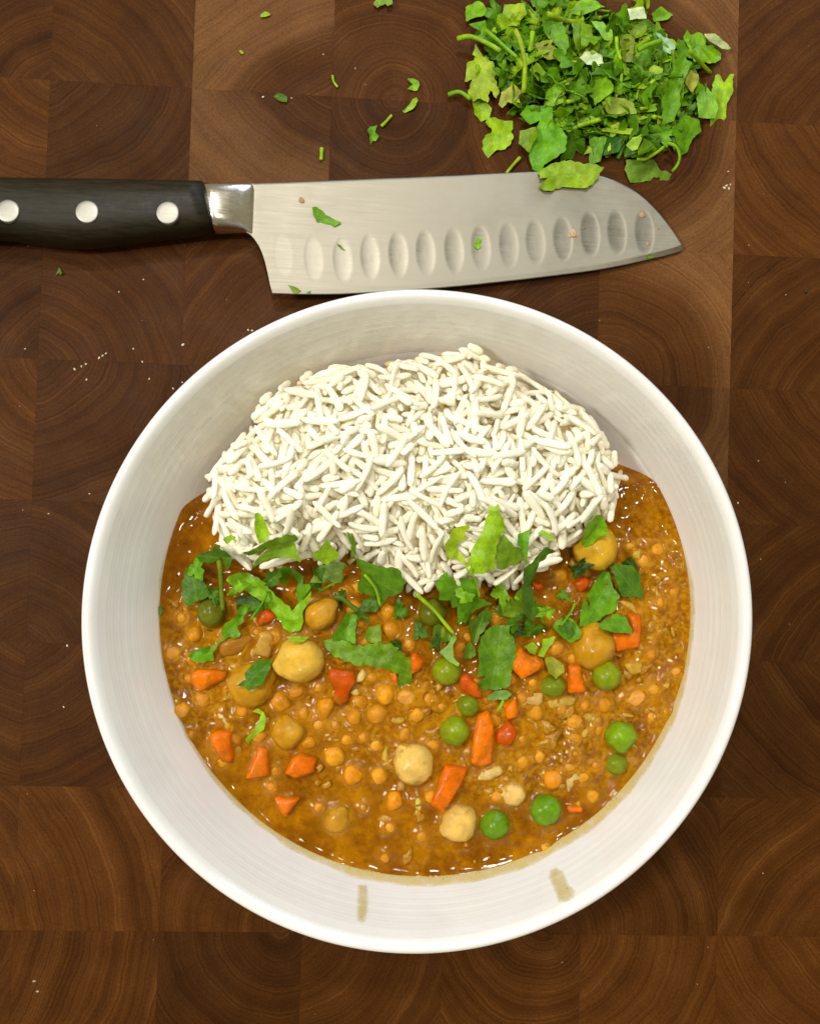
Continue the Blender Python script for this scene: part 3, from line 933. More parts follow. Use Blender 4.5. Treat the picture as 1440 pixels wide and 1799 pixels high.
for n, (u, v, rp) in enumerate(lentils):
    r = random.Random(n); R = rp * S_MM * r.uniform(0.82, 1.1); e = r.uniform(0.44, 0.62) if rp > 15 else r.uniform(0.40, 0.52)
    p = place(u, v, R * 0.85, e)
    vv, ff = ICO2; vv = vv.copy()
    out = []
    for q in vv:
        k = 1 + 0.24 * nz(q, 1.2, n * 3.3) + 0.07 * nz(q, 3.0, n)
        if n % 4 == 0: k -= 0.13 * math.exp(-(q[1] / 0.12) ** 2) * max(0, q[2])
        out.append(q * k)
    vv = (np.array(out) * [R, R * r.uniform(0.74, 1), R * (0.55 if n % 3 == 0 else 0.82)]) @ rotm(r.uniform(-.5, .5), r.uniform(-.5, .5), r.uniform(0, 6)).T
    c = lerp3((0.70, 0.315, 0.012), (0.50, 0.20, 0.004), r.random())
    if n in (12, 6, 22): c = (0.70, 0.32, 0.05)
    if n in (6, 8, 20, 18): c = (0.68, 0.25, 0.005)
    lab, grp = lentil_label(u, v), 'orange lentils in the curry'
    if n == 12: lab = 'pinkish split lentil right below the drooping end of the long leaf'
    if n == 8: lab = 'bright orange lentil just below the beaked pale chickpea'
    obj('lentil', vv + p, ff, M_LENTIL, origin=p, label=lab, cat='lentil', group=grp, color=c)
    SUNK.append((p[0], p[1], R, p[2], (0.47, 0.19, 0.01), 0.45)); hdisk(p[0], p[1], R, p[2] + R * .8)


def chunk(name, crop, poly, e, thick, mat, color, label, cat, group, rnd=0.9, ridge_=0.0, seed=0):
    """cut vegetable piece: outline, rounded top edge, side walls"""
    r = random.Random(seed + len(poly) * 13)
    pp = px(crop, poly); cu, cv = np.mean(pp, 0)
    p = place(cu, cv, thick / 2, e); zt = p[2] + thick / 2
    w = np.array([P(a, b, zt - 0.3)[:2] for a, b in pp])
    if sum(w[i - 1][0] * w[i][1] - w[i][0] * w[i - 1][1] for i in range(len(w))) < 0: w = w[::-1]
    # soften corners
    ww = []
    for i in range(len(w)):
        a, b, c = w[i - 1], w[i], w[(i + 1) % len(w)]
        ww += [b + (a - b) * min(0.3, 0.35 / (np.linalg.norm(a - b) + .01)), b + (c - b) * min(0.3, 0.35 / (np.linalg.norm(c - b) + .01))]
    v, f, bnd, b = fill(np.array(ww), 1.0, 0.05)
    d = edge_dist(b, v); rr_ = rnd
    q = np.clip(1 - d / rr_, 0, 1)
    z = zt - rr_ * (1 - np.sqrt(1 - q * q * 0.98))
    c0 = v.mean(0); a = r.uniform(0, 6.28); dirv = np.array([math.cos(a), math.sin(a)])
    s = (v - c0) @ dirv
    z = z + r.uniform(-0.16, 0.16) * ((v - c0) @ np.array([-dirv[1], dirv[0]])) - ridge_ * np.maximum(0, s)
    z = z + np.array([0.16 * noise.noise(Vector((x * .6, y * .6, seed))) for x, y in v])
    V, Fc = shell(v, f, z, np.full(len(v), zt - thick), bnd)
    org = (c0[0], c0[1], zt - thick)
    o = obj(name, V, Fc, mat, sharp=62, origin=org, label=label, cat=cat, group=group, color=color)
    R = math.sqrt(len(v)) * 0.45
    i0, j0 = hidx(v[:, 0], v[:, 1]); hm[i0, j0] = np.maximum(hm[i0, j0], z)
    SUNK.append((c0[0], c0[1], max(1.0, edge_dist(b, c0[None])[0] * 1.1), zt - 1, (0.50, 0.16, 0.006), 0.4))
    return o


CA, CB, CD = (0.76, 0.175, 0.0008), (0.68, 0.140, 0.0006), (0.52, 0.074, 0.0006)
G_C = 'carrot pieces in the curry'
for n, (cr, poly, e, c, rg, lab) in enumerate([
    ('C', [(65, 800), (150, 740), (330, 750), (440, 770), (420, 840), (270, 920), (180, 960), (110, 900)], 0.85, CA, 0.5, 'wide bright carrot wedge near left bowl wall'),
    ('D', [(165, 550), (420, 575), (425, 700), (370, 790), (350, 900), (280, 950), (200, 900), (220, 760), (150, 640)], 0.7, CD, 0.35, 'red-orange forked carrot piece below the long wavy cilantro leaf'),
    ('D', [(985, 440), (1040, 390), (1130, 480), (1110, 540), (1000, 610)], 0.75, CB, 0.3, 'small carrot triangle at right end of the long wavy leaf'),
    ('F', [(1000, 680), (1080, 620), (1140, 700), (1230, 700), (1300, 790), (1260, 850), (1080, 950), (985, 850)], 0.85, CA, 0.6, 'bright chunky carrot dice right of the largest lower leaf'),
    ('H', [(680, 180), (740, 160), (850, 180), (870, 100), (850, 0), (950, 0), (960, 120), (935, 280), (740, 315)], 0.8, CB, 0.25, 'bent carrot slab at right, partly under cilantro'),
    ('H', [(335, 440), (430, 430), (485, 660), (335, 670)], 0.72, CB, 0.0, 'flat upright carrot stick between two peas'),
    ('R6', [(365, 380), (385, 300), (430, 275), (457, 330), (460, 420), (455, 530), (400, 545), (345, 520)], 0.85, CA, 0.5, 'standing carrot baton in the middle of the sauce'),
    ('R6', [(225, 535), (340, 550), (300, 640), (210, 760), (155, 720)], 0.72, CB, 0.3, 'slanted carrot slab right of the beaked pale chickpea'),
    ('R6', [(470, 370), (530, 320), (570, 370), (540, 440), (470, 430)], 0.6, CD, 0.2, 'small dark red carrot bit right of the standing baton'),
    ('I', [(500, 650), (600, 610), (720, 620), (740, 960), (620, 930)], 0.66, CB, 0.5, 'leftmost of three carrot pieces in a row at lower left'),
    ('I', [(1000, 770), (1100, 800), (1110, 1080), (870, 1090)], 0.66, CB, 0.4, 'middle of three carrot pieces in a row at lower left'),
    ('J', [(0, 530), (70, 400), (140, 370), (270, 420), (240, 530), (90, 570)], 0.66, CB, 0.35, 'rightmost of three carrot pieces in a row at lower left'),
    ('R5', [(665, 730), (795, 735), (720, 830)], 0.58, CB, 0.2, 'small sunken carrot triangle lowest at left'),
    ('G', [(380, 700), (450, 640), (520, 670), (500, 740), (430, 780)], 0.7, CD, 0.3, 'red carrot bit below the yellow chickpea at the rice end'),
    ('G', [(25, 690), (110, 690), (135, 740), (60, 760)], 0.7, CD, 0.1, 'tiny red carrot sliver against the front edge of the rice'),
    ('D', [(770, 590), (850, 600), (855, 730), (830, 720)], 0.6, CA, 0.1, 'thin carrot sliver under the end of the long wavy leaf'),
    ('C', [(740, 190), (850, 100), (960, 200), (880, 250), (760, 300)], 0.62, CD, 0.3, 'dark red carrot piece beside the toothed V-shaped leaf'),
    ('F', [(440, 910), (530, 890), (640, 1020), (690, 1140), (620, 1150), (450, 1050)], 0.62, CD, 0.2, 'reddish carrot strip between pea and largest lower leaf'),
    ('R6', [(500, 250), (560, 215), (575, 300), (520, 315)], 0.62, CA, 0.1, 'orange carrot scrap left of the square onion piece'),
    ('K', [(890, 490), (1000, 490), (1000, 530), (900, 530)], 0.6, CA, 0.0, 'tiny carrot strip right of the lowest-right plump pea'),
]):
    chunk('carrot_piece', cr, poly, e, 5.5, M_CARROT, c, lab, 'carrot', G_C, 0.8, rg, n)
G_O = 'onion pieces in the curry'
ON = (0.62, 0.43, 0.13)
for n, (cr, poly, e, c, lab) in enumerate([
    ('C', [(715, 590), (735, 450), (790, 360), (860, 340), (930, 390), (912, 480), (885, 620)], 0.8, (0.48, 0.28, 0.045), 'curved translucent onion slice left of the big split chickpea'),
    ('F', [(1035, 1090), (1290, 1085), (1280, 1210), (1130, 1260), (1030, 1180)], 0.8, (0.55, 0.36, 0.10), 'square translucent onion piece under the oval olive pea'),
    ('R6', [(795, 475), (840, 395), (862, 430), (820, 482)], 0.75, (0.66, 0.52, 0.34), 'small whitish onion flake in the pulpy right side'),
    ('R6', [(800, 610), (830, 540), (890, 515), (872, 590), (812, 665)], 0.66, (0.58, 0.40, 0.13), 'narrow onion strip left of the two touching peas'),
    ('R6', [(375, 600), (400, 550), (485, 535), (505, 570), (440, 605)], 0.68, ON, 'pale onion shard below the standing carrot baton'),
    ('R5', [(1360, 760), (1385, 700), (1430, 715), (1405, 795)], 0.68, (0.52, 0.50, 0.09), 'tiny pale green onion bit right of the bright orange lentil'),
    ('D', [(430, 690), (445, 620), (510, 540), (545, 600), (505, 680)], 0.85, (0.64, 0.46, 0.15), 'pale onion flake under the long wavy leaf'),
    ('I', [(580, 440), (640, 425), (722, 520), (690, 572), (645, 560)], 0.7, (0.62, 0.44, 0.12), 'pale onion shard above the row of three carrot pieces'),
    ('H', [(150, 740), (220, 700), (330, 690), (400, 700), (380, 760), (270, 790), (180, 790)], 0.66, (0.50, 0.32, 0.05), 'yellowish onion scrap right of the square onion piece'),
    ('D', [(370, 790), (450, 750), (510, 800), (430, 840)], 0.75, (0.60, 0.40, 0.08), 'tiny yellow onion scrap above a bright orange lentil'),
    ('H', [(800, 430), (860, 400), (960, 400), (950, 500), (850, 510)], 0.68, (0.50, 0.29, 0.03), 'yellow onion piece right of the large smooth pea'),
    ('G', [(820, 410), (945, 405), (945, 470), (930, 540), (860, 480)], 0.66, (0.52, 0.34, 0.04), 'yellow-green onion piece right of the yellow chickpea'),
]):
    chunk('onion_piece', cr, poly, e, 2.2, M_ONION, c, lab, 'onion', G_O, 0.6, 0.12, n + 50)


_r = random.Random(77)
for n in range(26):
    u, v = _r.choice([(_r.gauss(1110, 55), _r.gauss(1130, 90)), (_r.gauss(960, 80), _r.gauss(1300, 45)), (_r.gauss(380, 55), _r.gauss(1180, 60)), (_r.gauss(700, 90), _r.gauss(1290, 60))])
    if math.hypot(u - 745, v - 1088) > 425: continue
    L_, w_, a, k_ = _r.uniform(14, 27), _r.uniform(4, 8), _r.uniform(0, 3.14), _r.uniform(-.02, .02)
    up = [(x, k_ * x * x - w_ * (1 - (x / L_) ** 2) ** .5 - _r.uniform(0, 2)) for x in np.linspace(-L_, L_, 6)]
    dn = [(x, k_ * x * x + w_ * (1 - (x / L_) ** 2) ** .5 + _r.uniform(0, 2)) for x in np.linspace(L_ * .9, -L_ * .9, 5)]
    poly = [(u + x * math.cos(a) - y * math.sin(a), v + x * math.sin(a) + y * math.cos(a)) for x, y in up + dn]
    chunk('onion_shred', 'full', poly, _r.uniform(.55, .8), 1.8, M_ONION, lerp3((0.56, 0.36, 0.06), (0.46, 0.25, 0.015), _r.random()), lentil_label(u, v, 'limp yellowish onion shred'), 'onion', 'limp onion shreds in the curry', 0.6, 0.1, n + 90)

zones = [(1150, 1060, 60, 110, 150), (1110, 1190, 80, 45, 120), (960, 1290, 100, 50, 230), (670, 1280, 60, 50, 90), (350, 1160, 50, 75, 110), (420, 1250, 60, 50, 50),
         (880, 1350, 70, 40, 70), (640, 1185, 50, 35, 50), (760, 1215, 40, 30, 50), (560, 1380, 80, 40, 30), (780, 1480, 60, 30, 30), (1030, 1030, 60, 50, 60), (590, 1150, 100, 60, 60)]

# ------------------------------------------------------------------ curry sauce surface
def build_sauce():
    nr_, na = 300, 840
    r = 75.3 * (np.arange(nr_ + 1) / nr_) ** 0.9
    A = np.arange(na) * 2 * math.pi / na
    X = (r[:, None] * np.cos(A)[None]).ravel() + 3.4; Y = (r[:, None] * np.sin(A)[None]).ravel() * 0.988
    Z = sauce_h(X, Y)
    nn = np.array([noise.noise(Vector((x * .12, y * .12, 1.7))) * 0.95 + noise.noise(Vector((x * .29, y * .29, 4.1))) * 0.42 for x, y in zip(X, Y)])
    # smooth pool at the lower left, pulpy elsewhere
    pool = P(560, 1450, 38); pf = 1 - 0.75 * np.exp(-(((X - pool[0]) / 26) ** 2 + ((Y - pool[1]) / 13) ** 2))
    edge = np.clip((75.3 - np.hypot(X - 3.4, Y / .988)) / 4, 0, 1)
    pulp = np.zeros(len(X))
    for (u, v, su, sv, n) in zones:
        c = P(u, v, 39); pulp += (n / 90.0) * np.exp(-(((X - c[0]) / (su * .17)) ** 2 + ((Y - c[1]) / (sv * .17)) ** 2) / 2)
    pulp = np.clip(pulp, 0, 1)
    lump = np.array([abs(noise.noise(Vector((x * .26, y * .26, 8.1)))) + 0.15 * noise.noise(Vector((x * .8, y * .8, 2.1))) if k > 0.05 else 0.0 for x, y, k in zip(X, Y, pulp)])
    Z = Z + nn * pf * edge + pulp * edge * np.clip(lump * 0.9, -0.2, 0.6)
    tint = np.zeros((len(X), 4))
    for (x, y, R, zc, c, w) in SUNK:
        d = np.hypot(X - x, Y - y)
        k = np.exp(-np.clip(d - R * 0.92, 0, 99) / 0.9) * (d < R + 6)
        Z = Z + 0.75 * k * np.clip(1.2 - 0 * d, 0, 1) * (d > R * 0.5)
        a = w * np.exp(-np.clip(d - R * 0.8, 0, 99) / 1.5) * (d < R + 8)
        up = a > tint[:, 3]
        tint[up, :3] = c; tint[up, 3] = a[up]
    Z = np.minimum(Z, sauce_h(X, Y) + 1.7)
    sc = np.minimum(1.0, (inner_r(Z) + 0.05) / 75.3); X = (X - 3.4) * sc + 3.4; Y = Y * sc
    V = np.c_[X, Y, Z]
    Fc = []
    for i in range(nr_):
        for k in range(na):
            k2 = (k + 1) % na
            if i == 0: Fc.append([k, na + k, na + k2])
            else: Fc.append([i * na + k, (i + 1) * na + k, (i + 1) * na + k2, i * na + k2])
    # the pool's hidden body below the surface keeps it a real volume of sauce
    b0 = len(V); prev = nr_ * na
    ext = []
    for z in (27, 20, 12, 8):
        rr_ = inner_r(z) - 0.35
        ext.append(np.c_[rr_ * np.cos(A) + 3.4, rr_ * .988 * np.sin(A), np.full(na, z)])
    V = np.vstack([V] + ext)
    for q in range(len(ext)):
        s = b0 + q * na
        for k in range(na):
            k2 = (k + 1) % na
            Fc.append([prev + k, s + k, s + k2, prev + k2])
        prev = s
    Fc.append([prev + k for k in range(na)][::-1])
    o = obj('curry_sauce', V, Fc, M_SAUCE, origin=(3.4, 0, 8), label='glossy amber-brown curry sauce pooled in the lower half of the bowl', cat='sauce', kind='stuff')
    pad = len(V) - len(tint)
    ap = o.data.attributes.new('pulp', 'FLOAT', 'POINT'); ap.data.foreach_set('value', np.r_[pulp, np.zeros(pad)])
    at = o.data.attributes.new('tint', 'FLOAT_COLOR', 'POINT'); at.data.foreach_set('color', np.vstack([tint, np.zeros((pad, 4))]).ravel())


build_sauce()


def merged_blobs(name, items, mat, label, cat, base=ICO1, rag=0.35):
    Vs, Fs, Cs, n0 = [], [], [], 0
    for (p, sx, sy, sz, rot, c, sd) in items:
        v = np.array([q * (1 + rag * nz(q, 1.4, sd) + rag * .6 * nz(q, 3.1, sd + 5)) for q in base[0]]) * [sx, sy, sz] @ rotm(*rot).T + p
        Vs.append(v); Fs += [[i + n0 for i in f] for f in base[1]]; n0 += len(v); Cs += [(*c, 1)] * len(v)
    V = np.concatenate(Vs)
    o = obj(name, V, Fs, mat, label=label, cat=cat, kind='stuff')
    at = o.data.attributes.new('Col', 'FLOAT_COLOR', 'POINT'); at.data.foreach_set('color', np.array(Cs).ravel())
    return o


items = []
for (u, v, su, sv, n) in zones:
    for _ in range(int(n * 0.18)):
        p = P(rng.normal(u, su), rng.normal(v, sv), 39)
        if math.hypot(p[0] - 3.4, p[1]) > 72 or (T[tuple(int(q) for q in hidx(p[0], p[1]))] > 0): continue
        s = abs(rng.normal(0.75, 0.5)) + 0.35
        z = float(sauce_h(p[0], p[1])) + rng.uniform(-0.1, 0.5)
        c = lerp3((0.50, 0.26, 0.012), (0.38, 0.16, 0.003), rng.random())
        items.append((np.array([p[0], p[1], z]), s * rng.uniform(0.8, 1.7), s * rng.uniform(0.6, 1.2), s * 0.45, (rng.normal(0, .3), rng.normal(0, .3), rng.uniform(0, 6)), c, rng.uniform(0, 50)))
merged_blobs('lentil_mush', items, M_MUSH, 'flaky yellow lentil pulp thickening the curry sauce', 'lentil pulp', ICO2, 0.9)
items = []
for _ in range(70):  # tiny beads added to catch lamp glints on the sauce
    a = rng.uniform(0, 6.28); q = 73 * math.sqrt(rng.uniform(0, 1)); p = (3.4 + q * math.cos(a), q * math.sin(a) * .988)
    if T[tuple(int(k) for k in hidx(p[0], p[1]))] > 0 or p[1] > YL - 2: continue
    s = abs(rng.normal(0.28, 0.16)) + 0.16
    items.append((np.array([p[0], p[1], float(sauce_h(*p)) + 0.1]), s, s, s * 0.9, (0, 0, 0), (0.46, 0.20, 0.012), 0.0))
M_GLINT = vcol_mat('sauce_glint_bead', 0.05, 0.2, 0.00002)
merged_blobs('sauce_glint_beads', items, M_GLINT, 'tiny glossy bubbles added for sparkle on the curry sauce', 'glints', ICO2)

# ================================================================== cilantro
LG = dict(dark=(0.030, 0.088, 0.004), deep=(0.070, 0.190, 0.005), mid=(0.130, 0.345, 0.006), bright=(0.215, 0.475, 0.008), olive=(0.185, 0.335, 0.009),
          light=(0.320, 0.560, 0.014), yellow=(0.35, 0.515, 0.018), pale=(0.42, 0.57, 0.15), white=(0.66, 0.78, 0.46), aqua=(0.27, 0.56, 0.06), teal=(0.035, 0.160, 0.018))


def frill(w, seed):
    """small rounded teeth along parts of a leaf outline"""
    size = math.sqrt(np.prod(w.max(0) - w.min(0)))
    if size < 3.0: return w
    b = resample(w, 0.45); nn_ = len(b)
    t = np.roll(b, -1, 0) - np.roll(b, 1, 0); t /= np.linalg.norm(t, axis=1)[:, None] + 1e-9
    nr = np.c_[-t[:, 1], t[:, 0]]
    amp = min(0.55, size * 0.05)
    k = np.arange(nn_) * 0.45
    on = np.clip(np.array([noise.noise(Vector((q * 0.13, seed, 3.0))) for q in k]) * 3 + 0.35, 0, 1)
    d = amp * on * (np.abs(np.sin(k * 1.15 + seed)) - 0.5) + amp * 0.9 * on * (np.abs(np.sin(k * 0.42 + seed * 1.7)) - 0.6) + 0.08 * np.array([noise.noise(Vector((q * 0.9, seed, 7.0))) for q in k])
    return b + nr * d[:, None]


def leaf_sheet(name, poly_px, zmean, hfun, color, parent=None, label=None, cat=None, group=None, fold=0.0, bend=0.0, wave=0.5, seed=0, follow=0.8, clear=1.2, thick=0.16, tilt=None):
    pp = np.array(poly_px, float); cu, cv = pp.mean(0)
    w = np.array([P(a, b, zmean)[:2] for a, b in pp])
    v, f, bnd, b = fill(frill(w, seed), 0.95, 0.0, 0.8)
    c0 = w.mean(0); cov = np.cov((v - c0).T) if len(v) > 3 else np.eye(2)
    ev, vec = np.linalg.eigh(cov); ax = vec[:, 1]; ay = np.array([-ax[1], ax[0]])
    u_, v_ = (v - c0) @ ax, (v - c0) @ ay
    # plane through what lies underneath
    h = hfun(v[:, 0], v[:, 1])
    Am = np.c_[v - c0, np.ones(len(v))]
    sol = np.linalg.lstsq(Am, h, rcond=None)[0]; sl = np.clip(sol[:2] * follow, -0.8, 0.8)
    if tilt is not None: sl = np.array(tilt)
    L = max(np.abs(u_).max(), 1)
    rq = random.Random(int(seed * 977)); fold = fold * 1.35 + rq.uniform(-.10, .14); bend = bend * 1.4 + rq.uniform(-.22, .16); wave = wave * 1.7; tw = rq.uniform(-.05, .05)
    z = zmean + (v - c0) @ sl + fold * np.abs(v_) + bend * u_ * u_ / L + tw * u_ * v_ + wave * np.array([noise.noise(Vector((x * .22, y * .22, seed))) + 0.5 * noise.noise(Vector((x * .5, y * .5, seed + 9))) for x, y in v])
    z = z - (z.mean() - zmean)
    V, Fc = shell(v, f, z, z - thick, bnd)
    uv = np.c_[u_ / 10 + 0.5, v_ / 10]; uv = np.vstack([uv, uv])
    return obj(name, V, Fc, M_LEAF, uv=uv, sharp=50, origin=(c0[0], c0[1], z.min()), parent=parent, label=label, cat=cat, group=group, color=color), v, z


def dil(x, y, q=1.5):
    return np.maximum.reduce([hget(x + a, y + b) for a in (-q, 0, q) for b in (-q, 0, q)])


def curry_leaf(crop, poly, tone, label, fold=0.0, bend=0.0, wave=0.6, clear=1.0, name='cilantro_leaf', jit=0.1):
    pp = px(crop, poly); cu, cv = np.mean(pp, 0)
    z = 44.0
    for _ in range(4):
        q = np.array([P(a, b, z)[:2] for a, b in pp]); q = np.vstack([q, q.mean(0)[None], (q + q.mean(0)) / 2])
        z = float(np.percentile(dil(q[:, 0], q[:, 1]), 65)) + clear
    c = LG[tone] if isinstance(tone, str) else tuple(1.3 * np.array(tone))
    o, v, zz = leaf_sheet(name, pp, z, dil, c, label=label, cat='cilantro', group='cilantro pieces on the curry and rice', fold=fold, bend=bend, wave=wave, seed=cu * .1)
    i, j = hidx(v[:, 0], v[:, 1]); hm[i, j] = np.maximum(hm[i, j], zz)
    return o


def stem_piece(crop, pts, wpx, z, tone, label=None, cat=None, group=None, parent=None, name='cilantro_sprig', zs=None, taper=0.15):
    pp = px(crop, pts)
    zs = zs or [z] * len(pp)
    w = [P(a, b, q) for (a, b), q in zip(pp, zs)]
    path = catmull(w, 14); R = wpx * pxmm(z) / 2
    rad = R * (1 - taper * np.linspace(0, 1, 14)) * (1 + 0.06 * np.sin(np.linspace(0, 9, 14)))
    V, Fc = tube(path, rad, 9)
    c = LG[tone] if isinstance(tone, str) else tone
    n = len(V); uv = np.zeros((n, 2)) + [0.3, 0.4]
    return obj(name, V, Fc, M_LEAF, uv=uv, parent=parent, label=label, cat=cat, group=group, color=c)


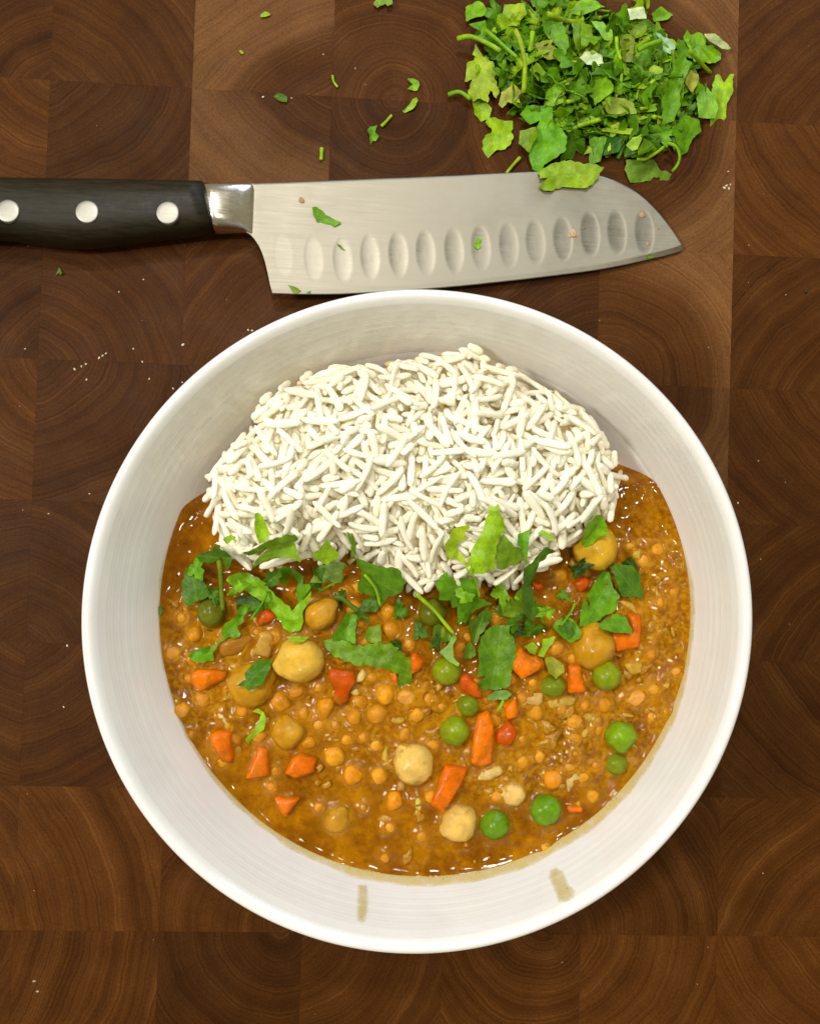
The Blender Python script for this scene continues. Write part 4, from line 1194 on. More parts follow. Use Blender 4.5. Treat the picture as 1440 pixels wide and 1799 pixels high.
G_S = 'cilantro pieces on the curry and rice'
LV = [
    # lowest ones first
    ('C', [(530, 0), (700, -20), (830, 80), (700, 115), (620, 130), (560, 130)], 'dark', 'dark wilted scrap behind the toothed V-shaped leaf', 0, 0, .5, .6),
    ('B', [(800, 870), (850, 780), (980, 740), (1030, 830), (980, 895), (850, 890), (800, 1000), (780, 940)], 'deep', 'dark green leaf tucked under the big curled leaf at the rice edge', -.2, 0, .6, .8),
    ('D', [(770, 270), (850, 245), (890, 280), (890, 370), (850, 335)], 'dark', 'dark scrap behind the middle of the long wavy leaf', 0, 0, .3, .6),
    ('D', [(520, 230), (560, 130), (680, 100), (690, 270), (600, 290), (540, 270)], 'olive', 'olive scrap above the middle of the long wavy leaf', .3, 0, .4, .6),
    ('F', [(940, 400), (1100, 400), (1135, 450), (1110, 500), (1000, 505), (950, 450)], 'dark', 'dark lobe at upper right of the largest lower leaf', 0, 0, .4, .6),
    ('F', [(180, 400), (230, 370), (290, 440), (370, 530), (250, 600), (150, 640)], 'olive', 'olive wedge left of the long thin stem', .3, 0, .5, .8),
    ('G', [(780, 525), (850, 465), (915, 560), (880, 590)], 'dark', 'dark tip poking out behind the broad leaf at right', 0, 0, .2, .4),
    ('A', [(430, 620), (520, 570), (640, 550), (720, 490), (760, 530), (830, 560), (880, 640), (860, 700), (800, 760), (740, 620), (660, 680), (560, 690), (470, 680)], 'deep', 'dark wilted leaf crossing the top of the left stem', .2, 0, .9, 1.2),
    ('A', [(340, 745), (430, 735), (480, 760), (520, 850), (570, 920), (640, 1050), (560, 1075), (470, 1105), (390, 1165), (330, 1115), (312, 1060), (312, 900)], 'deep', 'smooth dark fan-shaped leaf against the left bowl wall', 0, .12, .4, 1.8),
    ('A', [(50, 1165), (85, 1155), (105, 1215), (85, 1255), (50, 1252)], 'deep', 'tiny leaf tip touching the left bowl wall', 0, 0, .2, .5),
    ('C', [(60, 600), (90, 560), (200, 500), (270, 510), (330, 480), (420, 400), (400, 340), (440, 260), (540, 200), (560, 120), (620, 60), (700, 80), (620, 180), (620, 240), (560, 300), (590, 370), (580, 400), (490, 395), (440, 420), (350, 490), (310, 560), (320, 640), (260, 640), (220, 665), (120, 650)], 'mid', 'trailing crinkled sprig above the wide carrot wedge at left', .25, 0, 1.1, 1.2),
    ('full', [(398, 1020), (403, 1012), (421, 1006), (436, 1007), (458, 1020), (480, 1042), (500, 1062), (512, 1073), (522, 1063), (535, 1052), (547, 1038), (547, 1050), (532, 1075), (533, 1092), (528, 1107), (510, 1113), (497, 1105), (492, 1092), (484, 1090), (478, 1075), (460, 1058), (440, 1045), (425, 1035), (412, 1032)], 'bright', 'long toothed V-shaped leaf left of the shiny amber chickpea', .22, 0, .8, 1.8),
    ('B', [(20, 450), (80, 430), (200, 500), (250, 540), (240, 620), (310, 610), (330, 640), (250, 760), (205, 850), (170, 690), (190, 600), (160, 530), (100, 510), (90, 580), (60, 640), (10, 560)], 'mid', 'hooked leaf strip between the V-shaped leaf and the rice', .2, 0, .9, 1.6),
    ('B', [(680, 910), (740, 900), (790, 930), (775, 1050), (775, 1215), (660, 1215), (535, 1160), (610, 1030)], 'mid', 'folded leaf right of the shiny amber chickpea', .4, 0, .6, 1.5),
    ('B', [(310, 605), (430, 600), (435, 640), (370, 680), (330, 650)], 'deep', 'small dark lobe under the pale leaf at the rice edge', 0, 0, .3, .8),
    ('B', [(310, 600), (380, 480), (430, 425), (500, 425), (590, 385), (660, 400), (700, 440), (640, 470), (650, 540), (640, 610), (560, 605), (500, 590), (430, 605)], (0.22, 0.36, 0.07), 'leaf painted with a pale bluish highlight below the small diamond leaf', -.1, -.1, .5, 1.6),  # bluish highlight put into the leaf colour
    ('B', [(325, 310), (430, 255), (490, 165), (615, 325), (560, 380), (480, 425), (420, 400)], 'light', 'small diamond-shaped leaf at the front edge of the rice', .15, 0, .4, 1.6),
    ('B', [(770, 350), (850, 370), (1000, 430), (1090, 435), (1190, 450), (1240, 540), (1285, 605), (1230, 690), (1190, 720), (1110, 730), (1040, 860), (1025, 790), (980, 740), (880, 730), (790, 690), (800, 600), (830, 560), (840, 480), (800, 440)], (0.085, 0.20, 0.007), 'big curled leaf with pale midrib at the rice edge', -.22, -.25, .5, 2.6),
    ('B', [(690, 80), (740, 130), (775, 190), (765, 355), (725, 355), (730, 220), (705, 160)], 'mid', 'narrow leaf blade standing up the front of the rice', .3, 0, .3, 1.0),
    ('B', [(70, 1150), (160, 1140), (310, 1150), (260, 1190), (150, 1208)], 'yellow', 'thin yellow-green scrap on top of the big split chickpea', .2, 0, .3, .6),
    ('A', [(750, 430), (790, 395), (865, 370), (920, 445), (900, 470), (870, 430), (840, 455), (795, 480)], 'light', 'tiny chevron leaf lying on left end of the rice', 0, 0, .2, .7),
    ('A', [(1120, 150), (1150, 130), (1185, 145), (1215, 215), (1250, 290), (1265, 370), (1260, 430), (1160, 480), (1130, 400), (1105, 260), (1118, 200)], 'light', 'upright leaf tip highest on left part of the rice', .3, 0, .4, 1.2),
    ('R3', [(508, 350), (560, 335), (620, 300), (655, 283), (690, 275), (770, 258), (790, 283), (770, 300), (785, 350), (795, 395), (770, 390), (740, 375), (680, 378), (600, 400), (555, 430), (570, 390), (600, 360), (640, 330), (600, 345), (540, 365)], (0.15, 0.28, 0.012), 'feathery double leaf lying across left part of the rice', .25, 0, .8, 1.4),
    ('C', [(560, 885), (640, 830), (630, 770), (700, 690), (760, 640), (870, 640), (910, 640), (905, 690), (860, 770), (810, 880), (760, 890), (740, 920), (690, 930), (640, 900)], (0.06, 0.165, 0.008), 'small ruffled dark leaf left of the big split chickpea', .3, 0, .9, .7),
    ('D', [(95, 270), (180, 250), (330, 270), (440, 310), (520, 325), (620, 290), (700, 280), (790, 300), (855, 340), (815, 370), (880, 365), (940, 430), (985, 450), (1030, 530), (1000, 590), (1000, 720), (940, 740), (880, 785), (860, 680), (860, 590), (760, 550), (640, 530), (540, 510), (440, 520), (370, 490), (270, 440), (170, 395), (120, 330)], (0.115, 0.235, 0.006), 'long wavy leaf lying across the middle of the curry', 0, -.15, .9, 1.8),
    ('E', [(790, 80), (850, 25), (885, 50), (885, 130), (930, 180), (950, 260), (940, 330), (900, 400), (870, 500), (870, 600), (880, 700), (850, 720), (810, 690), (750, 750), (700, 740), (620, 745), (610, 640), (640, 480), (690, 390), (740, 290)], 'light', 'tall tent-folded leaf on the front of the rice', -.45, 0, .5, 1.8),
    ('E', [(940, 330), (1000, 420), (1130, 500), (1150, 590), (1100, 640), (1000, 680), (940, 700), (890, 690), (865, 520)], (0.15, 0.27, 0.012), 'right wing of the tent-folded leaf on the rice', .1, 0, .4, 1.3),
    ('E', [(1085, 345), (1210, 290), (1200, 420), (1190, 640), (1160, 600), (1140, 500), (1080, 440)], 'mid', 'dark upright wedge right of the tent-folded leaf', .3, 0, .3, 1.4),
    ('E', [(410, 290), (570, 240), (590, 270), (550, 330), (530, 400), (480, 480), (540, 580), (600, 660), (560, 690), (530, 620), (440, 590), (380, 560), (350, 440), (400, 380)], 'yellow', 'thin crinkled yellow-green strip left of the tent-folded leaf', .2, 0, .8, 1.0),
    ('F', [(775, 250), (830, 235), (840, 170), (900, 170), (930, 120), (980, 140), (1000, 60), (1060, 0), (1090, 80), (1140, 250), (1190, 330), (1150, 365), (1040, 360), (960, 320), (870, 310)], 'olive', 'frilly many-lobed olive leaf in front of the rice', .15, 0, .7, 1.4),
    ('E', [(1110, 690), (1200, 620), (1290, 480), (1340, 460), (1400, 510), (1330, 550), (1270, 640), (1260, 740), (1230, 850), (1260, 960), (1330, 1050), (1380, 1100), (1390, 1152), (1380, 1230), (1250, 1240), (1180, 1152), (1130, 920), (1120, 760)], 'deep', 'long dark leaf running from the rice into the curry', .3, 0, .8, 1.8),
    ('E', [(245, 810), (360, 715), (365, 770), (500, 770), (630, 800), (660, 920), (700, 990), (830, 1050), (760, 1080), (700, 1110), (660, 1152), (640, 1210), (600, 1300), (530, 1240), (500, 1300), (490, 1152), (490, 1080), (430, 1090), (410, 1010), (290, 1005), (285, 900)], 'mid', 'T-shaped leaf hanging over the front edge of the rice', .15, -.1, .8, 2.2),
    ('F', [(530, 350), (700, 280), (745, 360), (690, 450), (600, 600), (560, 520)], (0.09, 0.19, 0.008), 'creased leaf just above the largest lower leaf', .35, 0, .5, 1.2),
    ('F', [(490, 640), (540, 555), (600, 640), (610, 700), (560, 740), (490, 735)], (0.085, 0.18, 0.008), 'small lobe at left of the largest lower leaf', .2, 0, .4, 1.0),
    ('F', [(700, 450), (820, 400), (950, 400), (960, 480), (1000, 580), (1025, 660), (990, 780), (960, 900), (950, 1000), (850, 1040), (700, 1075), (650, 1030), (625, 990), (715, 915), (625, 920), (640, 800), (620, 650)], (0.095, 0.215, 0.008), 'largest lower leaf, broad and veined, in the middle of the curry', .05, -.12, .7, 1.6),
    ('F', [(720, 1130), (800, 1060), (920, 1050), (965, 1100), (930, 1150), (830, 1160), (740, 1165)], (0.19, 0.36, 0.07), 'small shiny frilled piece below the largest lower leaf', .2, 0, .8, .8),
    ('F', [(390, 480), (420, 530), (380, 600), (380, 720), (440, 780), (420, 805), (330, 760), (240, 670), (280, 640), (330, 600)], (0.18, 0.34, 0.05), 'pale leaf at the end of the long thin stem, on a pea', .1, 0, .5, 1.0),
    ('F', [(1090, 610), (1200, 570), (1240, 620), (1200, 690), (1150, 670)], 'yellow', 'crumpled yellow-green bit above the chunky carrot dice', .2, 0, .6, .9),
    ('F', [(1290, 540), (1420, 515), (1380, 590), (1320, 660), (1290, 720), (1230, 700), (1270, 620)], 'light', 'bright narrow bit at right above the chunky carrot dice', .2, 0, .5, .9),
    ('G', [(70, 270), (110, 245), (200, 300), (215, 335), (160, 335)], 'light', 'tiny bright scrap lying on right part of the rice', 0, 0, .2, .7),
    ('G', [(455, 220), (530, 120), (590, 120), (630, 170), (680, 290), (600, 300), (550, 370), (510, 400), (440, 360), (460, 280)], 'bright', 'folded leaf lying on the yellow chickpea at the rice end', .35, 0, .5, .8),
    ('G', [(480, 800), (560, 680), (620, 600), (680, 600), (710, 740), (760, 800), (720, 930), (610, 985), (590, 1010), (400, 1070), (420, 940), (450, 830), (500, 900), (528, 920)], 'mid', 'cut leaf with a slot below the yellow chickpea', .25, 0, .7, 1.6),
    ('G', [(660, 560), (740, 535), (860, 550), (940, 630), (980, 830), (860, 820), (770, 795), (720, 700), (700, 620)], (0.062, 0.165, 0.007), 'broad smooth leaf folded over near the right bowl wall', -.2, -.15, .4, 2.6),
    ('G', [(570, 1050), (620, 1010), (760, 960), (830, 990), (865, 1090), (850, 1120), (700, 1110), (600, 1080)], 'mid', 'wedge leaf lying on the bent carrot slab', .1, 0, .5, 1.2),
    ('H', [(205, 110), (240, 60), (320, 10), (380, 60), (430, 150), (410, 200), (330, 230), (270, 190)], 'mid', 'veined square leaf left of the sauce-covered chickpea', .1, 0, .6, 1.2),
    ('H', [(130, 370), (200, 360), (290, 430), (290, 490), (210, 540), (150, 470)], (0.26, 0.27, 0.016), 'dull yellow leaf bit resting on the oval olive pea', .2, 0, .5, .6),
    ('I', [(950, 400), (1000, 370), (1060, 420), (1080, 480), (1060, 590), (1000, 630), (930, 690), (900, 760), (870, 690), (940, 610), (1000, 520), (1030, 440)], 'light', 'curled sliver floating in sauce at lower left', .3, 0, .5, .5),
]
for q in LV: curry_leaf(*q)
GARNISH = [(418, 1035), (455, 1068), (482, 1015), (600, 1050), (640, 1082), (700, 1075), (735, 1110), (815, 1050), (850, 1080), (905, 1095), (935, 1110), (960, 1075), (990, 1045), (1010, 1000), (345, 1000), (375, 1045), (560, 1010), (880, 1040), (1000, 1105), (770, 1130)]
zz = float(hget(*P(755, 1075, 44)[:2]))
stem_piece('F', [(0, 80), (110, 175), (200, 260), (300, 385), (390, 490)], 7.5, 47, 'light', 'long thin pale stem slanting from the rice edge to a pea', 'cilantro', G_S, zs=[48, 47.5, 47, 46.5, 46])
stem_piece('A', [(705, 600), (730, 750), (740, 900), (748, 1030), (760, 1200)], 9, 46, (0.16, 0.25, 0.014), 'upright wilted stem at far left beside the fan-shaped leaf', 'cilantro', G_S, zs=[48, 47.5, 47, 46, 45])
stem_piece('B', [(560, 740), (640, 760), (720, 830), (800, 880)], 10, 45, (0.10, 0.19, 0.010), 'short curved stem between amber chickpea and big curled leaf', 'cilantro', G_S, zs=[45, 45.5, 45.5, 45])
stem_piece('F', [(885, 1165), (860, 1215), (828, 1265)], 5.5, 43, 'light', 'short stem bit leaning on the standing carrot baton', 'cilantro', G_S, zs=[43.5, 44.5, 44.5])

# ================================================================== knife
knife = link('chef_knife', None, P(400, 400, 0), label='santoku knife with riveted black handle lying above the bowl', cat='knife')
ZH = lambda u: np.interp(u, [-300, 380, 450, 1200], [9.6, 9.0, 8.6, 1.4])          # centre plane of knife


def kp(u, v, dz=0.0):
    z = float(ZH(u)); p = P(u, v, z + 1.0); p[2] = z + dz
    return p


tu = [432, 438, 450, 600, 800, 940, 1000, 1045, 1085, 1120, 1150, 1175, 1192, 1201]
tv = [321, 321, 321.5, 316, 308, 301, 301.5, 306, 319, 339, 366, 396, 421, 435]
bu = [432, 440, 447, 455, 461, 466, 470, 474, 478, 540, 620, 760, 900, 1050, 1150, 1190, 1201]
bv_ = [407, 412, 420, 432, 446, 462, 480, 500, 515, 516.5, 515, 506, 492, 473, 452.5, 442, 437]
DIMP = [(497, 447, .35), (551, 454, .7), (602, 457, 1), (650, 451, 1.1), (700, 447, 1), (748, 444, 1), (798, 440, 1), (845, 435, .95), (894, 431, .95), (941, 425, 1), (989, 419, 1), (1037, 411, 1), (1084, 408, 1), (1132, 408, .95)]
_c = catmull(np.c_[tu, tv][4:], 160); tu, tv = tu[:4] + list(_c[:, 0]), tv[:4] + list(_c[:, 1])
_c = catmull(np.c_[bu, bv_][8:], 160); bu, bv_ = bu[:8] + list(_c[:, 0]), bv_[:8] + list(_c[:, 1])
us = np.r_[np.linspace(432, 480, 50), np.linspace(481.6, 1201, 420)]; ns = 84
V = []; tops = []; hol = []
for u in us:
    a, b = np.interp(u, tu, tv), np.interp(u, bu, bv_)
    for q in range(ns + 1):
        s = q / ns; v = a + (b - a) * s
        # full blade width would be ~200 px: thickness follows distance from the spine
        w = np.clip((v - a) / 205.0, 0, 1) if u > 478 else np.clip((v - a) / 205.0, 0, 1)
        th = 1.05 * (1 - w) ** 0.8 + 0.12
        bev = np.clip((b - v) / 9.0, 0, 1) if u > 478 else 1.0
        th = 0.10 + (th - 0.10) * bev
        dz = 0.0; hh = 0.0
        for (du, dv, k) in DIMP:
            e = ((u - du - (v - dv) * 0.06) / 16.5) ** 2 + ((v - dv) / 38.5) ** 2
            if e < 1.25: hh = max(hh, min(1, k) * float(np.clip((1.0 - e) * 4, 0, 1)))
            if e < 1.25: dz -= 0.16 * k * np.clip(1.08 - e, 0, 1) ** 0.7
        edge = min(s * (b - a), 3) / 3
        V.append(kp(u, v, th * (0.75 + 0.25 * edge) + dz * min(1, th / 0.5)))
        tops.append(th); hol.append(hh)
nu = len(us); Vt = np.array(V); Vb = Vt.copy()
Vb[:, 2] = np.array([ZH(u) for u in us for _ in range(ns + 1)]) - np.array(tops)
V = np.vstack([Vt, Vb]); Fc = []; off = nu * (ns + 1)
for i in range(nu - 1):
    for q in range(ns):
        a, b, c, d = i * (ns + 1) + q, (i + 1) * (ns + 1) + q, (i + 1) * (ns + 1) + q + 1, i * (ns + 1) + q + 1
        Fc.append([d, c, b, a]); Fc.append([a + off, b + off, c + off, d + off])
    for q, fl in ((0, 0), (ns, 1)):
        a, b = i * (ns + 1) + q, (i + 1) * (ns + 1) + q
        Fc.append([a, b, b + off, a + off] if not fl else [b, a, a + off, b + off])
for i, fl in ((0, 0), (nu - 1, 1)):
    for q in range(ns):
        a, b = i * (ns + 1) + q, i * (ns + 1) + q + 1
        Fc.append([b, a, a + off, b + off] if not fl else [a, b, b + off, a + off])
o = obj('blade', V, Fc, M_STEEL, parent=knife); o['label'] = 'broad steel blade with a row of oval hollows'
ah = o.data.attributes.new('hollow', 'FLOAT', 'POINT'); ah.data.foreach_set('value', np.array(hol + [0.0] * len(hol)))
M_BLADE_PLANE = ZH


def loft(name, sections, mat, label, seg=36, expn=3.2):
    """sections: (u_top, v_top, u_bot, v_bot, half thickness) -> superellipse rings across the knife"""
    V, Fc = [], []
    for (u1, v1, u2, v2, h) in sections:
        a, b = kp(u1, v1), kp(u2, v2); c = (a + b) / 2; e = (a - b) / 2
        for k in range(seg):
            t = 2 * math.pi * k / seg; cx_, sz = math.cos(t), math.sin(t)
            x = math.copysign(abs(cx_) ** (2 / expn), cx_); z = math.copysign(abs(sz) ** (2 / expn), sz)
            V.append(c + e * x + np.array([0, 0, h * z]))
    n = len(sections)
    for i in range(n - 1):
        for k in range(seg):
            k2 = (k + 1) % seg
            Fc.append([i * seg + k, (i + 1) * seg + k, (i + 1) * seg + k2, i * seg + k2])
    Fc.append([k for k in range(seg)]); Fc.append([(n - 1) * seg + k for k in range(seg)][::-1])
    o = obj(name, V, Fc, mat, parent=knife)
    b2 = bmesh.new(); b2.from_mesh(o.data); bmesh.ops.recalc_face_normals(b2, faces=b2.faces); b2.to_mesh(o.data); b2.free()
    o['label'] = label
    return o


hs = []
for t in np.linspace(0, 1, 26):
    u = -300 + (356 + 300) * t; sh = 19 * np.clip((t - 0.75) / 0.25, 0, 1)
    vt = np.interp(u, [-300, -280, -240, 0, 180, 356], [335, 322, 318, 315.5, 317.5, 320.5])
    vb = np.interp(u + sh, [-300, -285, -250, -150, 0, 60, 110, 160, 250, 375], [400, 425, 436, 428, 416, 426, 431.5, 432, 421, 406.5])
    h = np.interp(u, [-300, -270, 0, 150, 356], [5, 8.6, 8.4, 8.2, 7.0])
    hs.append((u, vt, u + sh, vb, h))
loft('handle', hs, M_HANDLE, 'black handle scales', 40, 2.9)
loft('bolster', [(354, 323.0, 373, 405.5, 5.9), (375, 323, 386, 405.5, 5.6), (400, 322.5, 404, 405.5, 5.0), (420, 322, 417, 405.5, 4.2), (433, 321.5, 428, 406, 3.2), (440, 321.2, 434, 407.5, 2.2), (447, 321.2, 443, 413, 1.25)],
     M_BOLST, 'bare steel bolster', 36, 3.4)
for u, v in ((13, 370.5), (152, 371.5), (293, 371.5)):
    c = P(u, v, float(ZH(u)) + 8.4); c[2] = float(ZH(u)); hz = float(np.interp(u, [-300, -270, 0, 150, 356], [5, 8.6, 8.4, 8.2, 7.0])) + 0.02
    R = 20 * pxmm(17); V, Fc = [], []
    for r_, z in ((0, .16), (R * .6, .13), (R * .9, .06), (R, -0.05), (R, -2)):
        for k in range(36): V.append((c[0] + r_ * math.cos(k * math.pi / 18), c[1] + r_ * math.sin(k * math.pi / 18), c[2] + hz + z))
    for i in range(4):
        for k in range(36):
            k2 = (k + 1) % 36; Fc.append([(i + 1) * 36 + k, (i + 1) * 36 + k2, i * 36 + k2, i * 36 + k])
    obj('rivet', V, Fc, M_RIVET, parent=knife)


def blade_z(x, y):
    """top of the blade at a board position"""
    i = np.argmin((Vt[:, 0] - x) ** 2 + (Vt[:, 1] - y) ** 2)
    return Vt[i, 2]


def on_blade(crop, poly, tone, label, name='cilantro_leaf', thick=0.15, wave=.15):
    pp = px(crop, poly); u = np.mean(pp, 0)
    z = float(ZH(u[0])) + 1
    for _ in range(3): q = P(*u, z); z = blade_z(q[0], q[1]) + 0.35
    hf = lambda x, y: np.array([blade_z(a, b) for a, b in zip(x, y)])
    leaf_sheet(name, pp, z, hf, LG[tone] if isinstance(tone, str) else tone, label=label, cat='cilantro', group='cilantro flecks on the blade', wave=wave, seed=u[0], thick=thick, follow=1.0)


on_blade('V', [(390, 275), (420, 268), (480, 315), (575, 365), (530, 388), (500, 375), (430, 365), (405, 330)], 'mid', 'largest green leaf fleck on the blade, near the bolster')
on_blade('V', [(545, 500), (570, 505), (600, 540), (575, 532)], 'olive', 'tiny leaf fleck inside an oval hollow near the heel')
on_blade('V', [(235, 755), (265, 765), (290, 775), (320, 795), (290, 815), (270, 805)], 'olive', 'leaf fleck at the heel corner of the blade')
on_blade('V', [(355, 805), (380, 795), (382, 812), (360, 815)], 'mid', 'minute leaf fleck on the edge right of the heel corner')
on_blade('W', [(40, 490), (70, 460), (95, 470), (85, 500), (95, 520), (65, 535), (40, 510), (60, 500)], 'bright', 'crumpled green fleck in the middle of the blade')
on_blade('W', [(1140, 590), (1150, 560), (1165, 572), (1190, 573), (1165, 588)], 'mid', 'tiny green fleck on the edge near the tip')
items = []
for (u, v, s, c) in ((530, 352, 1.1, (0.42, 0.24, 0.11)), (1007, 410, 1.5, (0.55, 0.36, 0.22)), (1001, 414, .9, (0.5, .33, .2)), (1012, 414, .8, (.5, .33, .2)), (1128, 377, 1.3, (0.42, 0.26, 0.14)), (1138, 428, .8, (.38, .22, .12)), (1025, 401, .6, (.2, .16, .08)), (1069, 396, .5, (.2, .16, .08)), (1156, 402, .5, (.3, .2, .1))):
    z = float(ZH(u)) + 1
    for _ in range(3): q = P(u, v, z); z = blade_z(q[0], q[1])
    items.append((np.array([q[0], q[1], z]), s, s * .8, s * .22, (0, 0, u), c, u * .1))
merged_blobs('food_residue', items, M_CRUMB, 'small brown food specks dried on the knife blade', 'food residue', ICO2)

# ================================================================== chopped cilantro pile
PG, PN = 0.6, 220
PX0, PY0 = P(740, 380, 5)[0], P(740, 380, 5)[1]
pm = np.zeros((PN, PN))
PXg, PYg = np.meshgrid(PX0 + (np.arange(PN) + .5) * PG, PY0 + (np.arange(PN) + .5) * PG, indexing='ij')


def pidx(x, y): return np.clip(((np.asarray(x) - PX0) / PG).astype(int), 0, PN - 1), np.clip(((np.asarray(y) - PY0) / PG).astype(int), 0, PN - 1)
def pget(x, y): i, j = pidx(x, y); return pm[i, j]
def pdil(x, y, q=1.8): return np.maximum.reduce([pget(x + a, y + b) for a in (-q, 0, q) for b in (-q, 0, q)])


pile = link('chopped_cilantro_pile', None, P(1050, 150, 0), label='heap of chopped green cilantro beside the knife tip', cat='cilantro')
pile_px = [(812, 30), (850, -25), (1000, -45), (1140, -30), (1190, 25), (1220, 62), (1268, 75), (1272, 130), (1275, 190), (1245, 238), (1210, 275), (1180, 305), (1110, 312), (1060, 305), (1000, 305), (945, 295),
           (900, 262), (862, 255), (855, 210), (828, 185), (818, 140), (808, 80)]
pile_poly = np.array([P(u, v, 4)[:2] for u, v in pile_px])
gp2 = np.c_[PXg.ravel(), PYg.ravel()]
pin = inside(pile_poly, gp2).reshape(PXg.shape)
pdv = np.zeros(PXg.shape); pdv[pin] = edge_dist(pile_poly, gp2[pin.ravel()])
PT = np.where(pin, 2.5 + 15.0 * (1 - np.exp(-pdv / 10.0)), -9)
# the blade is an obstacle lying under the lowest leaf
bi, bj = pidx(Vt[:, 0], Vt[:, 1]); okb = (Vt[:, 0] > PX0) & (Vt[:, 1] > PY0)
pm[bi[okb], bj[okb]] = np.maximum(pm[bi[okb], bj[okb]], Vt[okb, 2])


def leaf_variant(seed):
    r = random.Random(seed); na_, nr_ = 44, 6
    lob = r.choice([3, 3, 5]); ph = r.uniform(0, 6.28); R0 = r.uniform(4.2, 7.2); asp = r.uniform(0.55, 1.0)
    cuts = [(r.uniform(0, 6.28), r.uniform(0.30, 0.75) * R0) for _ in range(r.choice([1, 2, 2, 3]))]
    Rv = []
    for k in range(na_):
        a = 2 * math.pi * k / na_
        q = R0 * (0.72 + 0.24 * math.cos(lob * (a + ph)) + 0.12 * math.cos(lob * 3 * (a + ph) + 0.4) + 0.03 * r.uniform(-1, 1))
        for (ca, cd) in cuts:
            c = math.cos(a - ca)
            if c > 0.05: q = min(q, cd / c)
        Rv.append(q)
    fold, bnd_, wv = r.uniform(-0.45, 0.6), r.uniform(-0.09, 0.09), r.uniform(0.6, 1.7)
    V, uv = [(0, 0)], []
    for i in range(1, nr_ + 1):
        for k in range(na_):
            a = 2 * math.pi * k / na_; q = Rv[k] * i / nr_
            V.append((q * math.cos(a), q * math.sin(a) * asp))
    V = np.array(V)
    z = fold * np.abs(V[:, 1]) + bnd_ * V[:, 0] ** 2 + wv * np.array([noise.noise(Vector((x * .25, y * .25, seed * 1.7))) + .5 * noise.noise(Vector((x * .6, y * .6, seed * 2.7))) for x, y in V])
    Fc = [[0, 1 + k, 1 + (k + 1) % na_] for k in range(na_)]
    for i in range(1, nr_):
        for k in range(na_):
            k2 = (k + 1) % na_; a0 = 1 + (i - 1) * na_; b0 = 1 + i * na_
            Fc.append([a0 + k, b0 + k, b0 + k2, a0 + k2])
    W, Fw = shell(V, Fc, z, z - 0.16, None)
    uv = np.c_[V[:, 0] / 10 + .5, V[:, 1] / 10]
    return W, Fw, np.vstack([uv, uv]), R0


def stem_variant(seed):
    r = random.Random(seed); L = r.uniform(3, 8); R = r.uniform(0.38, 0.68)
    pts = [(-L, 0, 0), (0, r.uniform(-1, 1), r.uniform(-.3, .6)), (L, 0, r.uniform(-.4, .4))]
    V, Fc = tube(catmull(pts, 9), R, 7)
    return V, Fc, np.zeros((len(V), 2)) + [.3, .4], L


LVAR = [leaf_variant(k) for k in range(26)]; SVAR = [stem_variant(k) for k in range(6)]
LMESH = [mesh_from('leaf_piece', q[0], q[1], M_LEAF, True, q[2], 50) for q in LVAR]
SMESH = [mesh_from('stem_piece', q[0], q[1], M_LEAF, True, q[2]) for q in SVAR]
pcells = np.argwhere(pin)
TONES = ['deep', 'mid', 'mid', 'bright', 'bright', 'light', 'deep', 'mid', 'bright', 'light', 'mid', 'yellow']
massV, massF, massUV, n0 = [], [], [], 0
for q in range(470):
    c = pcells[rng.integers(0, len(pcells), 6)]
    de = PT[c[:, 0], c[:, 1]] - pm[c[:, 0], c[:, 1]]; b = int(np.argmax(de)); i, j = c[b]
    x, y = PXg[i, j], PYg[i, j]; ed = pdv[i, j]
    base = pm[i, j]
    stem = rng.random() < 0.17
    sc = rng.uniform(0.6, 1.35) * (0.8 if ed < 4 else 1)
    rot = Matrix.Rotation(rng.uniform(0, 6.28), 3, 'Z') @ Matrix.Rotation(rng.normal(0, 0.6), 3, 'X') @ Matrix.Rotation(rng.normal(0, 0.5), 3, 'Y')
    z = base * (0.96 if base > 2 else 1) + rng.uniform(0.5, 1.3)
    var = SVAR[rng.integers(0, 6)] if stem else LVAR[rng.integers(0, 26)]
    vv = var[0] * sc @ np.array(rot).T
    z = max(z, -vv[:, 2].min() + 0.15)
    w = vv + [x, y, z]
    tone = LG[TONES[rng.integers(0, len(TONES))]] if not stem else LG[['light', 'yellow', 'olive'][rng.integers(0, 3)]]
    tone = tuple(np.array(tone) * rng.uniform(0.8, 1.2))
    if q < 250:
        massV.append(w); massF += [[a + n0 for a in f] for f in var[1]]; massUV.append(var[2]); n0 += len(w)
    else:
        k = (SVAR if stem else LVAR).index(var) if False else None
        me = (SMESH if stem else LMESH)[[id(s) for s in (SVAR if stem else LVAR)].index(id(var))]
        o = link('stem_piece' if stem else 'leaf_piece', me, (x, y, z), parent=pile, rot=rot.to_euler(), color=tone); o.scale = (sc, sc, sc)
    a, b2 = pidx(w[:, 0], w[:, 1]); pm[a, b2] = np.maximum(pm[a, b2], pm[a, b2] * 0.5 + w[:, 2] * 0.5)
o = obj('chopped_leaves_beneath', np.concatenate(massV), massF, M_LEAF, uv=np.concatenate(massUV), parent=pile, color=(0.10, 0.26, 0.006)); o['kind'] = 'stuff'


